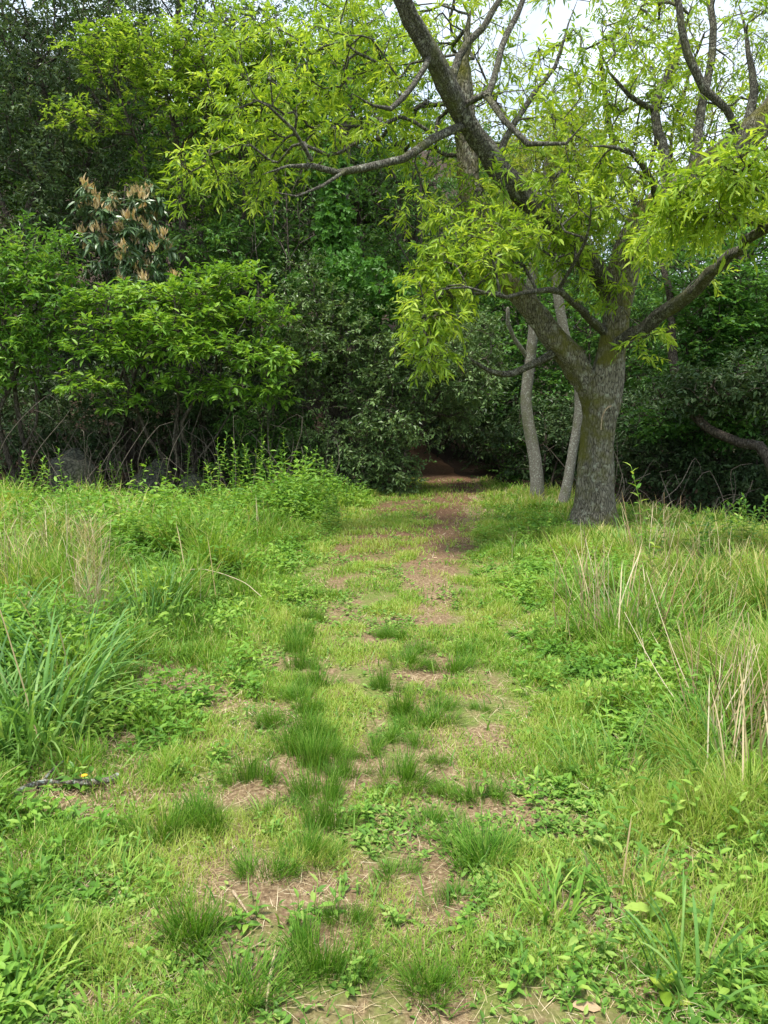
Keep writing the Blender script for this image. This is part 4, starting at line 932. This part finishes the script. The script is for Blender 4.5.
HB2 = [(200+37*k, 500+((k*29)%5)*11) for k in range(0)]
HB = [
 (650, 935, .24, .075, .45, 1, 501, TS, 'weed', 7, 'broad-leaved seedling with an upright stem, the largest leaves at the lower right'), (712, 950, .17, .09, .5, 1, 502, TS, 'clover', 5, 'broad-leaved seedling right of the tallest one, leaves held flat'),
 (668, 1003, .08, .06, .6, 1, 503, T6, 'oak', 6, 'small pale yellow seedling by the lower edge at right'), (680, 912, .2, .045, .4, 2, 504, T6, 'weed', 9, 'slim bright-tipped weed between the two broad-leaved seedlings'),
 (745, 905, .2, .05, .4, 4, 505, T6, 'weed', 8, 'bushy weed at the right edge behind the seedlings'), (755, 985, .18, .045, .38, 4, 506, T6, 'weed', 9, 'feathery weed in the lower right corner'),
 (585, 960, .1, .05, .5, 3, 507, T6, 'clover', 7, 'low weed left of the pale yellow seedling'), (470, 925, .07, .035, .6, 4, 508, T6, 'weed', 7, 'small round-leaved weed in the rut by the lower edge'),
 (365, 850, .06, .035, .6, 6, 509, T6, 'clover', 8, 'leafy weed patch beside the narrow upright tuft'), (235, 930, .07, .04, .5, 5, 510, T6, 'weed', 7, 'leafy weed right of the lowest left tuft'),
 (345, 895, .05, .04, .55, 3, 511, T6, 'clover', 7, 'flat weed above the tall bottom tuft'), (70, 790, .10, .07, .42, 3, 512, T6, 'bright', 7, 'dark leafy weed under the big left tussock'),
 (60, 940, .14, .045, .45, 4, 513, TS, 'weed', 8, 'pale toothed weed left of the lowest left tuft'), (130, 855, .06, .05, .6, 5, 514, T6, 'clover', 8, 'bluish low weed by the yellow flower'),
 (115, 680, .24, .06, .4, 6, 515, T6, 'weed', 9, 'bright leafy weed right of the left tussocks'), (170, 720, .14, .06, .5, 5, 516, T6, 'weed', 8, 'bright weed on the bare soil patch at left'),
 (240, 520, .85, .10, .42, 9, 517, T6, 'weed', 12, 'tall fresh weed, the leafiest below the dull brush'), (290, 515, .7, .09, .4, 8, 518, T6, 'weed', 11, 'tall weed right of the leafiest one at the wood edge'),
 (35, 520, .7, .09, .42, 7, 600, T6, 'weed', 12, 'tall leafy weed at the left edge before the rocks'), (120, 512, .6, .08, .4, 8, 601, T6, 'bright', 12, 'dark leafy weed between the two big rocks'), (185, 510, .8, .09, .4, 6, 602, T6, 'clover', 12, 'tall weed under the stems of the bright shrub'),
 (265, 505, 1.0, .09, .42, 9, 603, T6, 'weed', 14, 'tallest bushy weed at the wood edge, left of the grey bush'), (315, 512, .6, .08, .42, 8, 604, T6, 'clover', 12, 'bushy weed against the foot of the grey green bush'), (215, 540, .6, .08, .42, 8, 605, T6, 'weed', 12, 'bushy weed in front of the tall stalks at the left wood edge'),
 (330, 530, .4, .08, .4, 8, 519, T6, 'clover', 10, 'spreading weed where the bank meets the path left side'), (150, 560, .45, .09, .4, 9, 520, T6, 'weed', 10, 'yellow green weed mass behind the plume grass'),
 (80, 545, .45, .08, .4, 8, 521, T6, 'clover', 10, 'green weed below the left rock'), (210, 570, .4, .08, .4, 9, 522, T6, 'weed', 10, 'yellow green weed left of the upper path'),
 (655, 590, .78, .10, .35, 1, 523, T6, 'weed', 12, 'single tall leafy stalk standing right of the oak foot'), (700, 565, .4, .08, .45, 8, 524, T6, 'bright', 10, 'dark leafy weed in front of the right-hand shade'),
 (745, 555, .45, .09, .45, 8, 525, T6, 'bright', 10, 'dark leafy weed at the right edge of the shade'), (500, 520, .3, .07, .45, 6, 526, T6, 'clover', 9, 'weed where the path bends beside the slender tree'),
 (545, 545, .35, .07, .45, 7, 527, T6, 'weed', 9, 'weed between the slender tree and the oak foot'), (560, 700, .2, .05, .5, 8, 528, T6, 'weed', 8, 'rounded bright weed on the right verge halfway along'),
 (620, 720, .22, .06, .5, 8, 529, T6, 'weed', 8, 'rounded bright weed left of the pale canes'), (540, 640, .2, .05, .5, 8, 530, T6, 'weed', 8, 'bright weed right of the far tufts'),
 (300, 600, .2, .05, .5, 8, 531, T6, 'weed', 8, 'bright weed left of the far tufts'), (230, 640, .22, .06, .5, 7, 532, T6, 'weed', 8, 'bright weed above the bare soil patch at left'),
 (690, 830, .22, .06, .45, 7, 533, T6, 'weed', 8, 'bushy weed below the pale canes'), (610, 860, .16, .06, .45, 5, 534, T6, 'clover', 8, 'weed just left of the tallest seedling'),
 (40, 905, 0.09, 0.04, 0.5, 6, 540, T6, 'clover', 8, 'low weed at the left edge beside the soil'),
 (150, 975, 0.06, 0.032, 0.65, 5, 541, T6, 'weed', 7, 'leafy weed between the lower left grass and the lowest left tuft'),
 (300, 935, 0.12, 0.05, 0.42, 5, 542, T6, 'clover', 9, 'flat weed between the two lowest left tufts'),
 (275, 835, 0.07, 0.036, 0.6, 7, 543, T6, 'clover', 7, 'flat weed between the joined tufts and the flat tuft'),
 (370, 820, 0.09, 0.04, 0.5, 6, 544, T6, 'weed', 8, 'weed patch in the middle strip behind the joined tufts'),
 (455, 845, 0.06, 0.032, 0.65, 5, 545, T6, 'clover', 7, 'weed in the rut behind the widest right-hand tuft'),
 (520, 800, 0.12, 0.05, 0.42, 5, 546, T6, 'weed', 9, 'weed at the right verge edge level with the round tuft'),
 (560, 830, 0.07, 0.036, 0.6, 7, 547, T6, 'clover', 7, 'weed at the verge between the round and widest tufts'),
 (590, 900, 0.09, 0.04, 0.5, 6, 548, T6, 'weed', 8, 'bright weed right of the yellow green broad grass'),
 (630, 1010, 0.06, 0.032, 0.65, 5, 549, T6, 'clover', 7, 'weed at the lower edge left of the pale seedling'),
 (730, 1000, 0.12, 0.05, 0.42, 5, 550, T6, 'weed', 9, 'dense weed at the lower right edge'),
 (700, 880, 0.07, 0.036, 0.6, 7, 551, T6, 'weed', 7, 'weed above the broad-leaved seedlings'),
 (760, 860, 0.09, 0.04, 0.5, 6, 552, T6, 'bright', 8, 'dark weed at the right edge above the seedlings'),
 (660, 790, 0.06, 0.032, 0.65, 5, 553, T6, 'weed', 7, 'weed left of the canes tussock'),
 (580, 760, 0.12, 0.05, 0.42, 5, 554, T6, 'clover', 9, 'soft weed on the right verge level with the canes'),
 (220, 760, 0.07, 0.036, 0.6, 7, 555, T6, 'weed', 7, 'weed at the outer side of the left row'),
 (180, 780, 0.09, 0.04, 0.5, 6, 556, T6, 'clover', 8, 'weed above the broad tuft near the branch'),
 (120, 830, 0.06, 0.032, 0.65, 5, 557, T6, 'clover', 7, 'low weed right under the yellow flower'),
 (235, 690, 0.12, 0.05, 0.42, 5, 558, T6, 'weed', 9, 'weed beside the left soil patch, path side'),
 (60, 860, 0.07, 0.036, 0.6, 7, 559, T6, 'weed', 7, 'weed between the soil and the branch at the left edge'),
 (500, 960, 0.09, 0.04, 0.5, 6, 560, T6, 'clover', 8, 'low weed at the lower edge right of the last tuft'),
 (390, 930, 0.06, 0.032, 0.65, 5, 561, T6, 'clover', 7, 'flat weed in the middle strip above the last right tuft'),
 (540, 990, 0.12, 0.05, 0.42, 5, 562, T6, 'weed', 9, 'weed at the lower edge left of the long pale leaf'),
 (360, 990, 0.07, 0.036, 0.6, 7, 563, T6, 'clover', 7, 'weed beside the tall bottom tuft'),
]
for (px, py, h, L, wr, ns, sd, tm, mt, lv, lb) in HB:
    herb(lb, px, py, h, L, wr, ns, sd, tm, mt, lv, spread=.03 if h < .12 else .05 + .25 * h * (ns > 2))

# fallen branch with pale lichen
root_p = gp(50, 795); q = np.random.default_rng(601)
root = thing('fallen_branch', 'pale lichen covered fallen branch lying left of the path', 'branch', tuple(root_p))
pts = np.array([gp(a, b) for a, b in [(6, 812), (22, 800), (38, 792), (60, 789), (85, 791), (105, 788), (118, 782)]]); pts[:, 2] += .03 + np.array([.01, .012, .008, .004, .006, .0, -.002])
c_ = catmull(pts, .02); mb = MB(); tube(mb, c_, np.linspace(.009, .012, len(c_)) * (1 + .1 * np.sin(np.arange(len(c_)) * .5)), 10, rough=.3); mb.build('main_stem', M['lichen'], root)
pts = np.array([gp(38, 792), gp(50, 780), gp(66, 766)]); pts[:, 2] += [.016, .03, .03]
mb = MB(); tube(mb, catmull(pts, .02), np.linspace(.007, .004, len(catmull(pts, .02))), 8, rough=.3); mb.build('side_twig', M['lichen'], root)
# yellow flower by the branch
p = gp(86, 798); root = thing('yellow_flower', 'tiny yellow flower on a short stalk beside the fallen branch', 'flower', tuple(p))
mb = MB(); tube(mb, catmull([p, p + [.003, 0, .05], p + [0, -.004, .095]], .01), .0012, 5); mb.build('stem', M['vine'], root)
mb = MB(); a = np.arange(9) * .698; leaves(mb, np.tile(p + [0, -.004, .095], (9, 1)), np.stack([np.cos(a), np.sin(a), .25 + 0 * a], 1), np.tile([0, 0, 1.], (9, 1)), .014, .010, T6, .1); mb.build('petals', M['yellow'], root)
# sticks and straws
def stick(label, pts, rad_, mat='stick', name='dry_stick', sd=0, gr='dry sticks and straws on the ground', lift=.02):
    q = np.random.default_rng(700 + sd)
    w_ = np.array([gp(a, b) for a, b in pts]); w_[:, 2] += lift + q.normal(0, .006, len(w_)); c = catmull(w_, .02)
    mb = MB(); tube(mb, c, np.linspace(rad_, rad_ * .5, len(c)), 6, rough=.3, rv=.5 + .4 * q.random()); o = mb.build(name, M[mat], None, tuple(w_[0])); tag(o, label, 'stick', gr)
for i, a in enumerate([
    ('pale broken straw pointing down at the bottom centre', [(276, 958), (270, 985), (266, 1022)], .006, 'straw'), ('brown stick leaning off the joined tufts', [(233, 898), (244, 912), (252, 926)], .005, 'stick'),
    ('long thin straw across the path below the lowest left tuft', [(178, 938), (215, 935), (250, 930)], .003, 'straw'), ('short pale stick between the bottom centre tufts', [(232, 965), (250, 955), (266, 946)], .004, 'stick'),
    ('fine curved straw right of the widest tuft', [(540, 852), (570, 856), (592, 872), (604, 880)], .0025, 'straw'), ('pale bent straw at the right edge by the broad-leaved seedlings', [(768, 902), (750, 897), (730, 898)], .004, 'straw'),
    ('brown forked twig on the soil beside the bottom right tuft', [(452, 955), (462, 945), (480, 935)], .004, 'stick'), ('dark twig lying on the left soil patch', [(85, 770), (118, 735), (126, 730)], .004, 'stick'),
    ('thin dry stem on the bare patch below the left tussocks', [(98, 733), (115, 731), (130, 728)], .003, 'straw'), ('short pale stick beside the left row of tufts', [(295, 712), (304, 708), (314, 703)], .004, 'straw'),
    ('long pale arched stem over the left verge', [(160, 600), (200, 590), (240, 602), (262, 620)], .004, 'straw'), ('grey twig across the left soil beside the pale leaves', [(0, 742), (30, 733), (60, 741)], .004, 'stick'),
    ('thin straw across the rut between the far tufts', [(425, 640), (450, 632), (470, 628)], .003, 'straw'), ('reddish stick under the right seedlings', [(620, 955), (650, 948), (690, 955)], .004, 'stick'),
    ('pale stick lying at the foot of the bright lower left grass', [(20, 920), (60, 905), (95, 890)], .0035, 'stick'), ('straw crossing below the yellow green broad grass', [(500, 885), (530, 895), (548, 915)], .003, 'straw')]):
    stick(a[0], a[1], a[2], a[3], sd=i, lift=.02 if i != 10 else .18)
def dleaf(label, px, py, L, az, mat='dead', sd=0, name='dead_leaf', wr=.42, rv=.6):
    p = gp(px, py) + [0, 0, .03]; mb = MB()
    leaves(mb, p[None] - [0, 0, .012], np.array([[math.cos(az), math.sin(az), .12]]), np.array([[.15, -.2, 1.]]), L, L * wr, TS, .25, rv=np.array([rv]))
    tag(mb.build(name, M[mat], None, tuple(p)), label, 'leaf', 'single dead leaves on the ground')
for a in [('pale tan leaf lying left of the lowest left tuft', 118, 953, .055, .2, .9), ('brown curled leaf on the soil at the left edge by the branch', 2, 830, .06, .1, .45), ('second brown leaf touching the one at the left edge', 14, 822, .07, 1.2, .3),
          ('long pale leaf under the lichen covered branch', 48, 812, .10, -.9, .95), ('small pale leaf right of the yellow flower', 112, 806, .03, 0, 1.), ('pale leaf near the lower edge at right, long and flat', 570, 1012, .085, -.1, .95),
          ('cream leaf lying on the right bank near the shade', 725, 553, .16, -.3, 1.), ('small cream leaf on the bare rut far along', 433, 560, .06, .4, 1.), ('brown leaf below the round right-hand tuft', 520, 835, .05, .4, .5), ('tan leaf beside the brown stick', 148, 905, .05, 2.2, .8)]:
    dleaf(a[0], a[1], a[2], a[3], a[4], rv=a[5])
# mossy rocks at the wood edge
def rock(label, px, py, Y, w_, h_, sd):
    q = np.random.default_rng(sd); import bmesh
    bm = bmesh.new(); bmesh.ops.create_icosphere(bm, subdivisions=4, radius=1)
    v = np.array([x.co[:] for x in bm.verts]); f = np.array([[y.index for y in x.verts] for x in bm.faces]); bm.free()
    for _ in range(9):   # chop into facets
        n_ = norm(q.normal(size=3)); d_ = .62 + .25 * q.random(); s_ = v @ n_; v = v - np.maximum(s_ - d_, 0)[:, None] * n_
    v *= 1 + .12 * (vnoise(v[:, 0] * 3 + 20, v[:, 1] * 3 + v[:, 2] * 2 + 20, 1, sd) - .5)[:, None]
    b = at(px, py, Y); z0 = float(g(b[0], Y)); sx = w_ / 2 / F * Y
    v = v * [sx, sx * .8, h_] + [b[0], Y, z0 + h_ * .45]
    tag(MB().add(v, f, smooth=True).build('rock', M['rock'], None, (b[0], Y, z0)), label, 'rock', 'mossy rocks under the shrubs')
rock('grey mossy rock at the left wood edge, left of the dark hollow', 72, 470, 12.4, 58, .62, 801)
rock('dark grey rock half hidden under the bright spreading shrub', 152, 470, 12.6, 60, .55, 802)
rock('smaller shaded rock right of the two larger ones', 190, 480, 12.3, 40, .4, 803)
# bare brush in the hollow under the shrubs
q = np.random.default_rng(900); mb = MB()
for _ in range(170):
    side = q.random() < .8
    px = q.uniform(-20, 330) if side else q.uniform(600, 768); Y = q.uniform(11.3, 13.2) if side else q.uniform(9.6, 11.5)
    b = at(px, 480, Y); b[2] = float(g(b[0], Y)); h = q.uniform(.4, 1.5) * (1 if side else .7); l = q.normal(0, .45, 2)
    e = b + [l[0] * h, l[1] * h * .5, h]; m_ = (b + e) / 2 + q.normal(0, .12 * h, 3)
    c = catmull([b, m_, e, e + q.normal(0, .15, 3)], .12); tube(mb, c, np.linspace(.011, .003, len(c)) * q.uniform(.5, 1.1), 4)
tag(mb.build('undergrowth', M['twig']), 'tangle of thin bare stems under the shrubs', kind='stuff')
# ------------------------------------------------------------------ light, world, camera
EL, AZ = rad(72), rad(215)      # azimuth clockwise from +Y: behind and to the left
w = bpy.data.worlds.new('World'); S.world = w; w.use_nodes = True
nt = w.node_tree; nt.nodes.clear()
sky = nt.nodes.new('ShaderNodeTexSky'); sky.sky_type = 'NISHITA'; sky.sun_disc = False
sky.sun_elevation = EL; sky.sun_rotation = AZ; sky.air_density = 1.0; sky.dust_density = 2.5
tc = nt.nodes.new('ShaderNodeTexCoord')
nz = nt.nodes.new('ShaderNodeTexNoise'); nz.inputs['Scale'].default_value = 2.6; nz.inputs['Detail'].default_value = 7; nz.inputs['Roughness'].default_value = .55
nt.links.new(tc.outputs['Generated'], nz.inputs[0])
k = nt.nodes.new('ShaderNodeMapRange'); k.inputs['From Min'].default_value = .38; k.inputs['From Max'].default_value = .58; k.inputs['To Min'].default_value = .45
nt.links.new(nz.outputs['Fac'], k.inputs[0])
mx = nt.nodes.new('ShaderNodeMix'); mx.data_type = 'RGBA'
nt.links.new(k.outputs[0], mx.inputs[0]); nt.links.new(sky.outputs[0], mx.inputs[6]); mx.inputs[7].default_value = (7.0, 8.0, 9.2, 1)
bg = nt.nodes.new('ShaderNodeBackground'); bg.inputs['Strength'].default_value = .086
nt.links.new(mx.outputs[2], bg.inputs[0])
ow = nt.nodes.new('ShaderNodeOutputWorld'); nt.links.new(bg.outputs[0], ow.inputs[0])
sd = bpy.data.lights.new('sun', 'SUN'); sd.energy = 3.0; sd.angle = rad(10); sd.color = (1, .95, .86)
so = bpy.data.objects.new('sun', sd); put(so)
dirv = Vector((math.sin(AZ) * math.cos(EL), math.cos(AZ) * math.cos(EL), math.sin(EL)))
so.rotation_euler = dirv.to_track_quat('Z', 'Y').to_euler(); so.location = dirv * 30
cd = bpy.data.cameras.new('camera'); co = bpy.data.objects.new('camera', cd); put(co)
cd.sensor_fit = 'VERTICAL'; cd.sensor_height = 32; cd.lens = F / 1024 * 32
cd.clip_start = .05; cd.clip_end = 1000
co.location = (0, 0, CAMH); co.rotation_euler = (math.pi / 2 - PITCH, 0, 0)
S.camera = co
S.view_settings.view_transform = 'Standard'; S.view_settings.look = 'None'
S.view_settings.exposure = EXPO; S.view_settings.gamma = 1
c = S.cycles
c.max_bounces = 6; c.diffuse_bounces = 2; c.glossy_bounces = 2; c.transmission_bounces = 4; c.transparent_max_bounces = 4
c.caustics_reflective = False; c.caustics_refractive = False
c.use_denoising = True; c.denoiser = "OPENIMAGEDENOISE"
